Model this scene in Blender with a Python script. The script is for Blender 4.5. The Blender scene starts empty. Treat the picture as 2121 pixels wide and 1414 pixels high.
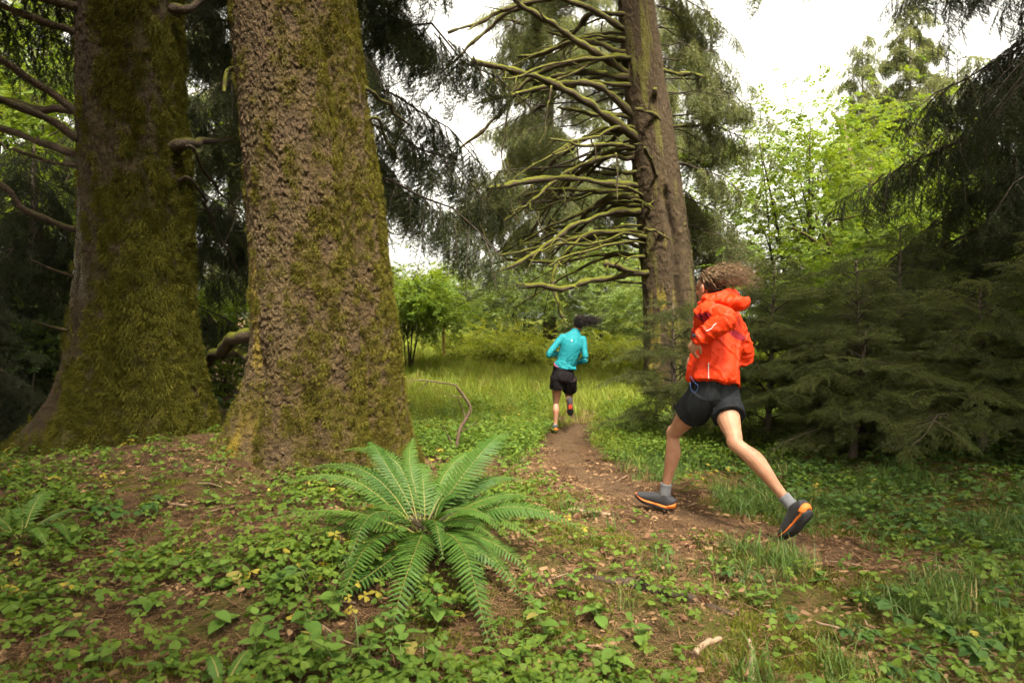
import bpy, bmesh, math, random
import numpy as np
from mathutils import Vector, Matrix
from mathutils.bvhtree import BVHTree

SC = bpy.context.scene
COL = SC.collection
R = math.radians

# ---------------------------------------------------------------- camera, sky, sun, exposure
CAM_Z = 1.25
F_PX = 1414.0                      # focal length in pixels of the 2121 px wide photograph (24 mm on full frame)
cam = bpy.data.cameras.new('camera')
cam.lens = 24.0
cam.sensor_width = 36.0
cam.clip_start = 0.05
cam.clip_end = 2000.0
cam_ob = bpy.data.objects.new('camera', cam)
COL.objects.link(cam_ob)
cam_ob.location = (0, 0, CAM_Z)
cam_ob.rotation_euler = (R(90), 0, 0)
cam.dof.use_dof = True
cam.dof.focus_distance = 4.6
cam.dof.aperture_fstop = 4.0
SC.camera = cam_ob

SUN_AZ, SUN_EL = 165.0, 60.0         # compass bearing clockwise from +Y (the viewing direction), height
world = bpy.data.worlds.new('World')
SC.world = world
world.use_nodes = True
wn, wl = world.node_tree.nodes, world.node_tree.links
sky_tex = wn.new('ShaderNodeTexSky')
sky_tex.sky_type = 'NISHITA'
sky_tex.sun_disc = False
sky_tex.sun_elevation = R(SUN_EL)
sky_tex.sun_rotation = R(SUN_AZ)
sky_tex.air_density = 1.0
sky_tex.dust_density = 6.0
sky_tex.ozone_density = 1.0
hs = wn.new('ShaderNodeHueSaturation')       # cloud cover: the blue is gone
hs.inputs['Saturation'].default_value = 0.06
wl.new(sky_tex.outputs[0], hs.inputs['Color'])
wb = wn.new('ShaderNodeMix'); wb.data_type = 'RGBA'; wb.blend_type = 'MULTIPLY'; wb.inputs[0].default_value = 1.0
wb.inputs[7].default_value = (1.0, 0.95, 0.82, 1)     # warm white balance of the picture
wl.new(hs.outputs[0], wb.inputs[6])
wl.new(wb.outputs[2], wn['Background'].inputs['Color'])
wn['Background'].inputs['Strength'].default_value = 0.09

sun = bpy.data.lights.new('sun', 'SUN')
sun.energy = 1.5
sun.angle = R(12)
sun.color = (1.0, 0.96, 0.88)
sun_ob = bpy.data.objects.new('sun', sun)
COL.objects.link(sun_ob)
sd = Vector((math.sin(R(SUN_AZ)) * math.cos(R(SUN_EL)), math.cos(R(SUN_AZ)) * math.cos(R(SUN_EL)), math.sin(R(SUN_EL))))
sun_ob.rotation_euler = (-sd).to_track_quat('-Z', 'Y').to_euler()
sun_ob.location = (0, 0, 40)

SC.view_settings.view_transform = 'Standard'
SC.view_settings.look = 'None'
SC.view_settings.exposure = 2.95
SC.view_settings.gamma = 1.0
SC.view_settings.use_curve_mapping = False
SC.render.engine = 'CYCLES'
SC.cycles.max_bounces = 4
SC.cycles.diffuse_bounces = 2
SC.cycles.glossy_bounces = 2
SC.cycles.transmission_bounces = 2
SC.cycles.volume_bounces = 1
SC.cycles.transparent_max_bounces = 4
SC.cycles.caustics_reflective = False
SC.cycles.caustics_refractive = False
SC.cycles.sample_clamp_indirect = 4.0
SC.cycles.use_denoising = True
SC.cycles.use_adaptive_sampling = True
SC.cycles.adaptive_threshold = 0.03

# ---------------------------------------------------------------- helpers
def P(px, py, d):
    """where a point seen at pixel (px, py) of the photograph stands when it is d metres in front of the lens"""
    return np.array([(px - 1060.5) / F_PX * d, d, CAM_Z - (py - 707.0) / F_PX * d])

def tag(o, label=None, cat=None, group=None, kind=None):
    if label: o['label'] = label
    if cat: o['category'] = cat
    if group: o['group'] = group
    if kind: o['kind'] = kind
    return o

def empty(name, loc, label, cat, group=None):
    o = bpy.data.objects.new(name, None)
    COL.objects.link(o)
    o.empty_display_size = 0.1
    o.location = loc
    return tag(o, label, cat, group)

def norm(v):
    v = np.asarray(v, float)
    return v / max(1e-9, np.linalg.norm(v))

def mesh_data(name, V, F, mats=(), smooth=True, midx=None):
    """V (n,3); F: array (m,3), array (m,4) or a list of such arrays"""
    V = np.asarray(V, np.float32)
    if isinstance(F, np.ndarray): F = [F]
    F = [np.asarray(f, np.int32) for f in F if len(f)]
    me = bpy.data.meshes.new(name)
    me.vertices.add(len(V))
    me.vertices.foreach_set('co', V.ravel())
    nl = sum(f.size for f in F)
    npoly = sum(len(f) for f in F)
    me.loops.add(nl)
    me.polygons.add(npoly)
    me.loops.foreach_set('vertex_index', np.concatenate([f.ravel() for f in F]))
    tot = np.concatenate([np.full(len(f), f.shape[1], np.int32) for f in F])
    st = np.concatenate([[0], np.cumsum(tot)[:-1]]).astype(np.int32)
    me.polygons.foreach_set('loop_start', st)
    if midx is not None:
        me.polygons.foreach_set('material_index', np.asarray(midx, np.int32))
    me.polygons.foreach_set('use_smooth', np.full(npoly, smooth, bool))
    me.update(calc_edges=True)
    me.validate()
    for m in (mats if isinstance(mats, (list, tuple)) else [mats]):
        me.materials.append(m)
    return me

def obj(name, me, parent=None, loc=None):
    o = bpy.data.objects.new(name, me)
    COL.objects.link(o)
    if parent is not None:
        o.parent = parent
        if loc is None:                      # geometry given in world space: cancel the parent's place
            o.matrix_parent_inverse = parent_world(parent).inverted()
    if loc is not None: o.location = loc
    return o

def parent_world(p):
    m = Matrix.LocRotScale(p.location, p.rotation_euler, p.scale)
    if p.parent is not None:
        m = parent_world(p.parent) @ p.matrix_parent_inverse @ m
    return m

def fattr(me, name, vals):
    a = me.attributes.new(name, 'FLOAT', 'POINT')
    a.data.foreach_set('value', np.asarray(vals, np.float32))

class MB:
    """collects pieces of one mesh"""
    def __init__(s): s.V = []; s.T = []; s.Q = []; s.n = 0
    def add(s, V, F):
        V = np.asarray(V, float)
        for f in (F if isinstance(F, list) else [F]):
            f = np.asarray(f, np.int64)
            if len(f): (s.T if f.shape[1] == 3 else s.Q).append(f + s.n)
        s.V.append(V); s.n += len(V)
    def arrays(s):
        F = []
        if s.T: F.append(np.concatenate(s.T))
        if s.Q: F.append(np.concatenate(s.Q))
        return np.concatenate(s.V), F
    def mesh(s, name, mats, smooth=True):
        V, F = s.arrays()
        return mesh_data(name, V, F, mats, smooth)

# ---- noise
def hsh(ix, iy, iz, seed=0):
    ix = ix.astype(np.int64); iy = iy.astype(np.int64); iz = iz.astype(np.int64)
    n = (ix * 374761393 + iy * 668265263 + iz * 2147483647 + seed * 974634777) & 0xFFFFFFFF
    n = ((n ^ (n >> 13)) * 1274126177) & 0xFFFFFFFF
    n = ((n ^ (n >> 16)) * 2246822519) & 0xFFFFFFFF
    return ((n ^ (n >> 15)) & 0xFFFFFF) / float(0xFFFFFF)

def vnoise(x, y, z=0.0, seed=0):
    x, y, z = np.broadcast_arrays(np.asarray(x, float), np.asarray(y, float), np.asarray(z, float))
    ix, iy, iz = np.floor(x), np.floor(y), np.floor(z)
    fx, fy, fz = x - ix, y - iy, z - iz
    fx = fx * fx * (3 - 2 * fx); fy = fy * fy * (3 - 2 * fy); fz = fz * fz * (3 - 2 * fz)
    def c(a, b, d): return hsh(ix + a, iy + b, iz + d, seed)
    x00 = c(0,0,0) * (1 - fx) + c(1,0,0) * fx; x10 = c(0,1,0) * (1 - fx) + c(1,1,0) * fx
    x01 = c(0,0,1) * (1 - fx) + c(1,0,1) * fx; x11 = c(0,1,1) * (1 - fx) + c(1,1,1) * fx
    a = x00 * (1 - fy) + x10 * fy; b = x01 * (1 - fy) + x11 * fy
    return (a * (1 - fz) + b * fz) * 2 - 1

def fbm(x, y, z=0.0, seed=0, oct=4, gain=0.5):
    s = 0; a = 1; t = 0
    for i in range(oct):
        k = 2.03 ** i
        s = s + a * vnoise(np.asarray(x) * k, np.asarray(y) * k, np.asarray(z) * k, seed + i * 17)
        t += a; a *= gain
    return s / t

def worley(u, v, seed=0, wrap=None):
    """F1, F2 and the random value of the nearest cell; wrap = number of cells round in u"""
    iu, iv = np.floor(u), np.floor(v)
    f1 = np.full(u.shape, 9.0); f2 = f1.copy(); cid = np.zeros(u.shape); dv = np.zeros(u.shape)
    for a in (-1, 0, 1):
        for b in (-1, 0, 1):
            cu, cv = iu + a, iv + b
            hu = np.mod(cu, wrap) if wrap else cu
            jx = hsh(hu, cv, hu * 0, seed); jy = hsh(hu, cv, hu * 0 + 1, seed)
            d = np.hypot(cu + jx - u, cv + jy - v)
            r = hsh(hu, cv, hu * 0 + 2, seed)
            m = d < f1
            f2 = np.where(m, f1, np.minimum(f2, d))
            cid = np.where(m, r, cid)
            dv = np.where(m, v - cv - jy, dv)
            f1 = np.where(m, d, f1)
    return f1, f2, cid, dv

def sstep(a, b, x):
    t = np.clip((np.asarray(x, float) - a) / (b - a), 0, 1)
    return t * t * (3 - 2 * t)

# ---- curves and tubes
def cr(pts, n):
    """Catmull-Rom through rows of any width, n samples evenly over the spans"""
    p = np.asarray(pts, float)
    if len(p) == 2:
        t = np.linspace(0, 1, n)[:, None]
        return p[0] * (1 - t) + p[1] * t
    q = np.vstack([2 * p[0] - p[1], p, 2 * p[-1] - p[-2]])
    u = np.linspace(0, len(p) - 1 - 1e-9, n)
    i = u.astype(int); t = (u - i)[:, None]
    a, b, c, d = q[i], q[i + 1], q[i + 2], q[i + 3]
    return 0.5 * (2 * b + (c - a) * t + (2 * a - 5 * b + 4 * c - d) * t ** 2 + (3 * b - 3 * c + d - a) * t ** 3)

def tube(pts, ra, rb=None, ref=(0.31, 0.17, 0.93), k=8, cap=True, power=2.0):
    """closed tube; ra along ref, rb across it"""
    pts = np.asarray(pts, float); n = len(pts)
    ra = np.broadcast_to(np.asarray(ra, float), (n,))
    rb = ra if rb is None else np.broadcast_to(np.asarray(rb, float), (n,))
    t = np.gradient(pts, axis=0)
    t /= np.maximum(1e-9, np.linalg.norm(t, axis=1))[:, None]
    ref = np.asarray(ref, float)
    s = ref - (t @ ref)[:, None] * t if ref.ndim == 1 else ref - np.sum(ref * t, 1)[:, None] * t
    ln = np.linalg.norm(s, axis=1)
    bad = ln < 0.05
    if bad.any():
        alt = np.array([1.0, 0.2, 0.1])
        s[bad] = (alt - (t @ alt)[:, None] * t)[bad]
        ln = np.linalg.norm(s, axis=1)
    s /= ln[:, None]
    u = np.cross(t, s)
    a = np.arange(k) / k * 2 * math.pi
    c, si = np.cos(a), np.sin(a)
    if power != 2.0:
        c = np.sign(c) * np.abs(c) ** (2 / power); si = np.sign(si) * np.abs(si) ** (2 / power)
    V = pts[:, None, :] + s[:, None, :] * (ra[:, None] * c)[:, :, None] + u[:, None, :] * (rb[:, None] * si)[:, :, None]
    V = V.reshape(-1, 3)
    i = np.arange(n - 1)[:, None] * k; j = np.arange(k)[None]; j2 = (j + 1) % k
    Q = np.stack([i + j, i + j2, i + k + j2, i + k + j], -1).reshape(-1, 4)
    if not cap: return V, [Q]
    V = np.vstack([V, pts[:1], pts[-1:]])
    j = np.arange(k); j2 = (j + 1) % k
    T = np.concatenate([np.stack([np.full(k, n * k), j2, j], 1), np.stack([np.full(k, n * k + 1), (n - 1) * k + j, (n - 1) * k + j2], 1)])
    return V, [T, Q]

def rot_xyz(roll, pitch_up, yaw):
    return np.stack([roll, -np.asarray(pitch_up), yaw], -1)

# ---- instanced stuff
_scatter_n = [0]
def scatter(name, protos, pos, rot, scl, idx=None, parent=None, kind='stuff'):
    pos = np.asarray(pos, np.float32); n = len(pos)
    pm = bpy.data.meshes.new(name)
    pm.vertices.add(n)
    if parent is not None:
        inv = np.array(parent_world(parent).inverted())
        pos = pos @ inv[:3, :3].T.astype(np.float32) + inv[:3, 3].astype(np.float32)
    pm.vertices.foreach_set('co', pos.astype(np.float32).ravel())
    a = pm.attributes.new('rot', 'FLOAT_VECTOR', 'POINT'); a.data.foreach_set('vector', np.asarray(rot, np.float32).ravel())
    a = pm.attributes.new('scl', 'FLOAT', 'POINT'); a.data.foreach_set('value', np.broadcast_to(np.asarray(scl, np.float32), (n,)).copy())
    if idx is None: idx = np.random.RandomState(n).randint(0, len(protos), n)
    a = pm.attributes.new('idx', 'INT', 'POINT'); a.data.foreach_set('value', np.asarray(idx, np.int32))
    o = bpy.data.objects.new(name, pm)
    COL.objects.link(o)
    if parent is not None: o.parent = parent
    key = tuple(id(p) for p in protos)
    ng = _groups.get(key)
    if ng is None:
        ng = bpy.data.node_groups.new('scatter', 'GeometryNodeTree')
        ng.interface.new_socket('Geometry', in_out='INPUT', socket_type='NodeSocketGeometry')
        ng.interface.new_socket('Geometry', in_out='OUTPUT', socket_type='NodeSocketGeometry')
        N, L = ng.nodes, ng.links
        gi, go, jn = N.new('NodeGroupInput'), N.new('NodeGroupOutput'), N.new('GeometryNodeJoinGeometry')
        def na(nm, t):
            k = N.new('GeometryNodeInputNamedAttribute'); k.data_type = t; k.inputs['Name'].default_value = nm
            return k.outputs[0]
        ar, asc, ai = na('rot', 'FLOAT_VECTOR'), na('scl', 'FLOAT'), na('idx', 'INT')
        for q, p in enumerate(protos):
            ip, oi, c = N.new('GeometryNodeInstanceOnPoints'), N.new('GeometryNodeObjectInfo'), N.new('FunctionNodeCompare')
            oi.inputs['Object'].default_value = p
            oi.inputs['As Instance'].default_value = True
            c.data_type = 'INT'; c.operation = 'EQUAL'
            L.new(ai, c.inputs[2]); c.inputs[3].default_value = q
            L.new(gi.outputs[0], ip.inputs['Points']); L.new(c.outputs[0], ip.inputs['Selection'])
            L.new(oi.outputs['Geometry'], ip.inputs['Instance'])
            L.new(ar, ip.inputs['Rotation']); L.new(asc, ip.inputs['Scale'])
            L.new(ip.outputs[0], jn.inputs[0])
        L.new(jn.outputs[0], go.inputs[0])
        _groups[key] = ng
    o.modifiers.new('scatter', 'NODES').node_group = ng
    o['kind'] = kind
    return o
_groups = {}
def proto(me): return bpy.data.objects.new(me.name, me)

# ---------------------------------------------------------------- materials
def new_mat(name):
    m = bpy.data.materials.new(name); m.use_nodes = True
    nt = m.node_tree
    return m, nt.nodes, nt.links, nt.nodes['Principled BSDF']

def nd(N, t, **kw):
    n = N.new(t)
    for k, v in kw.items():
        if k in n.inputs: n.inputs[k].default_value = v
        else: setattr(n, k, v)
    return n

def mixc(N, L, fac, a, b, blend='MIX'):
    m = N.new('ShaderNodeMix'); m.data_type = 'RGBA'; m.blend_type = blend
    for s, v in ((0, fac), (6, a), (7, b)):
        if hasattr(v, 'is_linked'): L.new(v, m.inputs[s])
        else: m.inputs[s].default_value = (*v, 1) if isinstance(v, tuple) and len(v) == 3 else v
    return m.outputs[2]

def ramp(N, L, src, stops):
    r = N.new('ShaderNodeValToRGB')
    e = r.color_ramp.elements
    while len(e) < len(stops): e.new(0.5)
    for i, (p, c) in enumerate(stops):
        e[i].position = p; e[i].color = (*c, 1) if isinstance(c, tuple) else (c, c, c, 1)
    L.new(src, r.inputs[0])
    return r.outputs[0]

def noise(N, L, scale, detail=4, rough=0.55, vec=None, coord='Object'):
    n = nd(N, 'ShaderNodeTexNoise', Scale=scale, Detail=detail, Roughness=rough)
    if vec is None:
        tc = N.new('ShaderNodeTexCoord'); vec = tc.outputs[coord]
    L.new(vec, n.inputs['Vector'])
    return n.outputs['Fac']

def leaf_mat(name, c1, c2, trans=0.35, rough=0.5, spec=0.35, patch=None, scale=3.0):
    """foliage: colour between c1 and c2 by instance and by patches, light shining through"""
    m, N, L, b = new_mat(name)
    oi = N.new('ShaderNodeObjectInfo')
    g = N.new('ShaderNodeNewGeometry')
    nz = noise(N, L, scale, 2, vec=g.outputs['Position'])
    f = nd(N, 'ShaderNodeMath', operation='ADD'); L.new(oi.outputs['Random'], f.inputs[0]); L.new(nz, f.inputs[1])
    f2 = nd(N, 'ShaderNodeMath', operation='MULTIPLY_ADD'); L.new(f.outputs[0], f2.inputs[0]); f2.inputs[1].default_value = 0.8; f2.inputs[2].default_value = -0.3
    f2.use_clamp = True
    col = mixc(N, L, f2.outputs[0], c1, c2)
    if patch:                                 # a few yellowed or brown ones
        gt = nd(N, 'ShaderNodeMath', operation='GREATER_THAN'); L.new(oi.outputs['Random'], gt.inputs[0]); gt.inputs[1].default_value = 1 - patch[1]
        col = mixc(N, L, gt.outputs[0], col, patch[0])
    L.new(col, b.inputs['Base Color'])
    b.inputs['Roughness'].default_value = rough
    b.inputs['Specular IOR Level'].default_value = spec
    tr = N.new('ShaderNodeBsdfTranslucent')
    tc = mixc(N, L, 1.0, col, (1.25, 1.15, 0.55), 'MULTIPLY')
    L.new(tc, tr.inputs['Color'])
    mx = N.new('ShaderNodeMixShader'); mx.inputs[0].default_value = trans
    L.new(b.outputs[0], mx.inputs[1]); L.new(tr.outputs[0], mx.inputs[2])
    L.new(mx.outputs[0], N['Material Output'].inputs['Surface'])
    return m

def plain_mat(name, col, rough=0.7, spec=0.3, var=0.25, scale=20.0, bump=0.0, bscale=80.0):
    m, N, L, b = new_mat(name)
    nz = noise(N, L, scale, 4)
    lo = tuple(c * (1 - var) for c in col); hi = tuple(min(1, c * (1 + var)) for c in col)
    L.new(mixc(N, L, nz, lo, hi), b.inputs['Base Color'])
    b.inputs['Roughness'].default_value = rough
    b.inputs['Specular IOR Level'].default_value = spec
    if bump:
        bp = nd(N, 'ShaderNodeBump', Strength=1.0, Distance=bump)
        L.new(noise(N, L, bscale, 4), bp.inputs['Height']); L.new(bp.outputs[0], b.inputs['Normal'])
    return m

def bark_mat(name, c_lo, c_hi, moss, moss_hi, lichen=(0.22, 0.22, 0.18), yellow=(0.36, 0.25, 0.02)):
    """bark by its plates; the attributes moss, lichen and yellow say where those grow"""
    m, N, L, b = new_mat(name)
    def at(n):
        a = N.new('ShaderNodeAttribute'); a.attribute_name = n
        return a.outputs['Fac']
    n1 = noise(N, L, 9, 5); n2 = noise(N, L, 60, 4, 0.65)
    mt = N.new('ShaderNodeMath'); mt.operation = 'MULTIPLY_ADD'; L.new(at('plate'), mt.inputs[0]); mt.inputs[1].default_value = 0.5; L.new(n1, mt.inputs[2])
    mt2 = N.new('ShaderNodeMath'); mt2.operation = 'SUBTRACT'; L.new(mt.outputs[0], mt2.inputs[0]); mt2.inputs[1].default_value = 0.25; mt2.use_clamp = True
    col = mixc(N, L, mt2.outputs[0], c_lo, c_hi)
    lc = N.new('ShaderNodeMath'); lc.operation = 'MULTIPLY'; L.new(at('lichen'), lc.inputs[0]); L.new(ramp(N, L, n2, [(0.4, 0.0), (0.62, 1.0)]), lc.inputs[1])
    col = mixc(N, L, lc.outputs[0], col, lichen)
    mc = mixc(N, L, ramp(N, L, n2, [(0.3, 0.0), (0.7, 1.0)]), moss, moss_hi)
    col = mixc(N, L, at('moss'), col, mc)
    yc = mixc(N, L, ramp(N, L, n2, [(0.35, 0.0), (0.7, 1.0)]), tuple(c * 0.45 for c in yellow), yellow)
    col = mixc(N, L, at('yellow'), col, yc)
    L.new(col, b.inputs['Base Color'])
    b.inputs['Roughness'].default_value = 0.85
    b.inputs['Specular IOR Level'].default_value = 0.2
    n3 = noise(N, L, 28, 6, 0.7)
    s = N.new('ShaderNodeMath'); s.operation = 'MULTIPLY_ADD'; L.new(n3, s.inputs[0]); s.inputs[1].default_value = 1.3; L.new(n2, s.inputs[2])
    bp = nd(N, 'ShaderNodeBump', Strength=1.0, Distance=0.03)
    L.new(s.outputs[0], bp.inputs['Height']); L.new(bp.outputs[0], b.inputs['Normal'])
    return m

def limb_mat(name, bark, moss, lo=0.15, hi=0.5):
    """branches: moss sits on the upper side"""
    m, N, L, b = new_mat(name)
    g = N.new('ShaderNodeNewGeometry')
    sp = N.new('ShaderNodeSeparateXYZ'); L.new(g.outputs['Normal'], sp.inputs[0])
    nz = noise(N, L, 7, 4, 0.6); n2 = noise(N, L, 70, 3)
    a = N.new('ShaderNodeMath'); a.operation = 'MULTIPLY_ADD'; L.new(nz, a.inputs[0]); a.inputs[1].default_value = 1.6; L.new(sp.outputs['Z'], a.inputs[2])
    a2 = N.new('ShaderNodeMath'); a2.operation = 'SUBTRACT'; L.new(a.outputs[0], a2.inputs[0]); a2.inputs[1].default_value = 0.8
    f = ramp(N, L, a2.outputs[0], [(lo, 0.0), (hi, 1.0)])
    bk = mixc(N, L, n2, tuple(c * 0.55 for c in bark), tuple(c * 1.4 for c in bark))
    mo = mixc(N, L, n2, tuple(c * 0.45 for c in moss), tuple(c * 1.5 for c in moss))
    L.new(mixc(N, L, f, bk, mo), b.inputs['Base Color'])
    b.inputs['Roughness'].default_value = 0.9; b.inputs['Specular IOR Level'].default_value = 0.15
    bp = nd(N, 'ShaderNodeBump', Strength=1.0, Distance=0.02); L.new(n2, bp.inputs['Height']); L.new(bp.outputs[0], b.inputs['Normal'])
    return m

M = {}
M['needle_dark'] = leaf_mat('needle_dark', (0.020, 0.034, 0.013), (0.050, 0.070, 0.022), 0.2, 0.6, 0.2, scale=1.5)
M['needle_mid'] = leaf_mat('needle_mid', (0.038, 0.056, 0.018), (0.085, 0.105, 0.032), 0.25, 0.6, 0.2, scale=1.5)
M['needle_young'] = leaf_mat('needle_young', (0.050, 0.074, 0.014), (0.145, 0.175, 0.036), 0.28, 0.55, 0.25, scale=1.5)
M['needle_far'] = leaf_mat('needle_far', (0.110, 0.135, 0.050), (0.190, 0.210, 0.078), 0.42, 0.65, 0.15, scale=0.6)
M['leaf_bright'] = leaf_mat('leaf_bright', (0.085, 0.150, 0.012), (0.19, 0.25, 0.025), 0.5, 0.55, 0.2, scale=0.8)
M['leaf_pale'] = leaf_mat('leaf_pale', (0.115, 0.175, 0.040), (0.22, 0.28, 0.070), 0.5, 0.6, 0.2, scale=0.8)
M['leaf_yellow'] = leaf_mat('leaf_yellow', (0.19, 0.25, 0.024), (0.35, 0.37, 0.05), 0.5, 0.6, 0.2, scale=0.8)
M['leaf_dark'] = leaf_mat('leaf_dark', (0.030, 0.062, 0.010), (0.075, 0.120, 0.018), 0.35, 0.5, 0.25, scale=0.8)
M['sorrel'] = leaf_mat('sorrel', (0.052, 0.105, 0.011), (0.128, 0.185, 0.020), 0.35, 0.6, 0.2, ((0.28, 0.23, 0.03), 0.02), scale=2.0)
M['nettle'] = leaf_mat('nettle', (0.065, 0.130, 0.018), (0.130, 0.205, 0.032), 0.3, 0.6, 0.2, ((0.24, 0.20, 0.05), 0.03), scale=2.0)
M['bramble'] = leaf_mat('bramble', (0.034, 0.078, 0.015), (0.072, 0.130, 0.026), 0.3, 0.6, 0.2, scale=2.0)
M['fern'] = leaf_mat('fern', (0.030, 0.076, 0.009), (0.072, 0.136, 0.016), 0.25, 0.55, 0.25, scale=4.0)
M['fern_stalk'] = plain_mat('fern_stalk', (0.17, 0.15, 0.035), 0.5)
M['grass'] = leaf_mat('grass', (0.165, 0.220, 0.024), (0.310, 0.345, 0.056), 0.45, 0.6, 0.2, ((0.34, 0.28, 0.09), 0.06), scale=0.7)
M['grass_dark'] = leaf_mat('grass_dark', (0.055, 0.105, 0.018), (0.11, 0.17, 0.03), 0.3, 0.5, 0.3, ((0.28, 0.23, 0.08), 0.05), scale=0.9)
M['litter'] = leaf_mat('litter', (0.085, 0.042, 0.018), (0.24, 0.140, 0.068), 0.1, 0.8, 0.2, scale=2.0)
M['dead_leaf'] = leaf_mat('dead_leaf', (0.16, 0.07, 0.025), (0.34, 0.20, 0.09), 0.15, 0.7, 0.25, ((0.5, 0.36, 0.06), 0.15), scale=2.0)
M['chips'] = leaf_mat('chips', (0.075, 0.038, 0.017), (0.30, 0.180, 0.090), 0.1, 0.8, 0.2, scale=3.0)
M['moss_tuft'] = leaf_mat('moss_tuft', (0.062, 0.055, 0.007), (0.150, 0.130, 0.018), 0.25, 0.8, 0.1, scale=5.0)
M['moss_dark'] = leaf_mat('moss_dark', (0.048, 0.047, 0.005), (0.130, 0.118, 0.014), 0.25, 0.8, 0.1, scale=5.0)
M['ground_moss'] = leaf_mat('ground_moss', (0.06, 0.075, 0.008), (0.15, 0.16, 0.018), 0.2, 0.8, 0.1, scale=5.0)
M['twig'] = plain_mat('twig', (0.055, 0.040, 0.027), 0.85, 0.2)
M['twig_green'] = plain_mat('twig_green', (0.10, 0.12, 0.035), 0.7, 0.2)
M['bark_far'] = plain_mat('bark_far', (0.12, 0.092, 0.068), 0.9, 0.15, 0.5, 6.0, 0.02, 20)
M['limb_moss'] = limb_mat('limb_moss', (0.075, 0.053, 0.032), (0.098, 0.100, 0.010), -0.0, 0.36)
M['limb_dark'] = limb_mat('limb_dark', (0.075, 0.052, 0.036), (0.085, 0.080, 0.012), 0.45, 0.8)
M['limb_bare'] = limb_mat('limb_bare', (0.15, 0.10, 0.065), (0.10, 0.095, 0.02), 0.7, 1.0)
M['bark_left'] = bark_mat('bark_left', (0.022, 0.013, 0.007), (0.080, 0.050, 0.028), (0.042, 0.038, 0.004), (0.112, 0.096, 0.010), (0.30, 0.31, 0.24))
M['bark_big'] = bark_mat('bark_big', (0.028, 0.016, 0.007), (0.122, 0.076, 0.035), (0.058, 0.046, 0.005), (0.130, 0.098, 0.012), (0.175, 0.122, 0.062))
M['bark_mid'] = bark_mat('bark_mid', (0.038, 0.025, 0.012), (0.094, 0.061, 0.030), (0.080, 0.075, 0.014), (0.15, 0.135, 0.022), (0.28, 0.25, 0.20), (0.30, 0.23, 0.03))
HAZE = 0.0001
# ---------------------------------------------------------------- the lie of the land
PATH = cr([(1.9, 17.0), (1.45, 13.5), (1.02, 10.8), (0.66, 8.3), (0.68, 6.7), (0.95, 5.5), (1.39, 4.70), (1.95, 4.12), (2.65, 3.65), (3.6, 3.2), (5.2, 2.6), (8.0, 1.8)], 240)

def path_dist(x, y):
    x = np.asarray(x, float); y = np.asarray(y, float)
    sh = x.shape
    q = np.stack([x.ravel(), y.ravel()], 1)
    out = np.empty(len(q))
    for i in range(0, len(q), 20000):
        d = q[i:i + 20000, None, :] - PATH[None, ::2, :]
        out[i:i + 20000] = np.sqrt((d * d).sum(-1).min(1))
    return out.reshape(sh) + 0.8 * sstep(1.75, 2.7, x)

def height(x, y, carve=True):
    x = np.asarray(x, float); y = np.asarray(y, float)
    h = 0.33 * np.exp(-(((x + 2.7) / 1.9) ** 2 + ((y - 6.3) / 2.2) ** 2))
    h = h + 0.15 * np.exp(-(((x + 0.65) / 0.95) ** 2 + ((y - 3.55) / 0.9) ** 2))
    h = h + 0.10 * sstep(0.3, 3.0, -x) * sstep(9, 4, y)
    h = h + 0.22 * sstep(2.2, 4.5, x) * sstep(3.5, 6, y) * sstep(14, 8, y)
    t = np.maximum(y - 10.0, 0)
    h = h + 0.095 * t * t / (t + 2.0) * sstep(70, 30, y) + 2.0 * sstep(30, 70, y)
    h = h + 0.045 * fbm(x * 0.9, y * 0.9, 0, 3, 3) * sstep(60, 20, y) + 0.018 * fbm(x * 4.5, y * 4.5, 0, 9, 2) * sstep(25, 9, y)
    if carve:
        d = path_dist(x, y)
        h = h - 0.03 * np.exp(-(d / 0.30) ** 2)
    return h

def ground_z(x, y): return float(height(np.array([x]), np.array([y]))[0])

def geo(a, r, n, step):
    out = []; v = a
    for _ in range(n):
        v += step; step *= r; out.append(v)
    return out
xs = np.array(sorted([-v for v in geo(4.6, 1.17, 32, 0.07)] + list(np.arange(-4.6, 4.61, 0.055)) + geo(4.6, 1.17, 32, 0.07)))
ys = np.array(sorted([3.0 - v for v in geo(1.6, 1.3, 18, 0.1)] + list(np.arange(1.45, 9.5, 0.055)) + geo(9.5, 1.09, 62, 0.08)))
GX, GY = np.meshgrid(xs, ys)
GZ = height(GX, GY)
nx, ny = len(xs), len(ys)
ii, jj = np.meshgrid(np.arange(ny - 1), np.arange(nx - 1), indexing='ij')
i0 = (ii * nx + jj).ravel()
GQ = np.stack([i0, i0 + 1, i0 + nx + 1, i0 + nx], 1)

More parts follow.
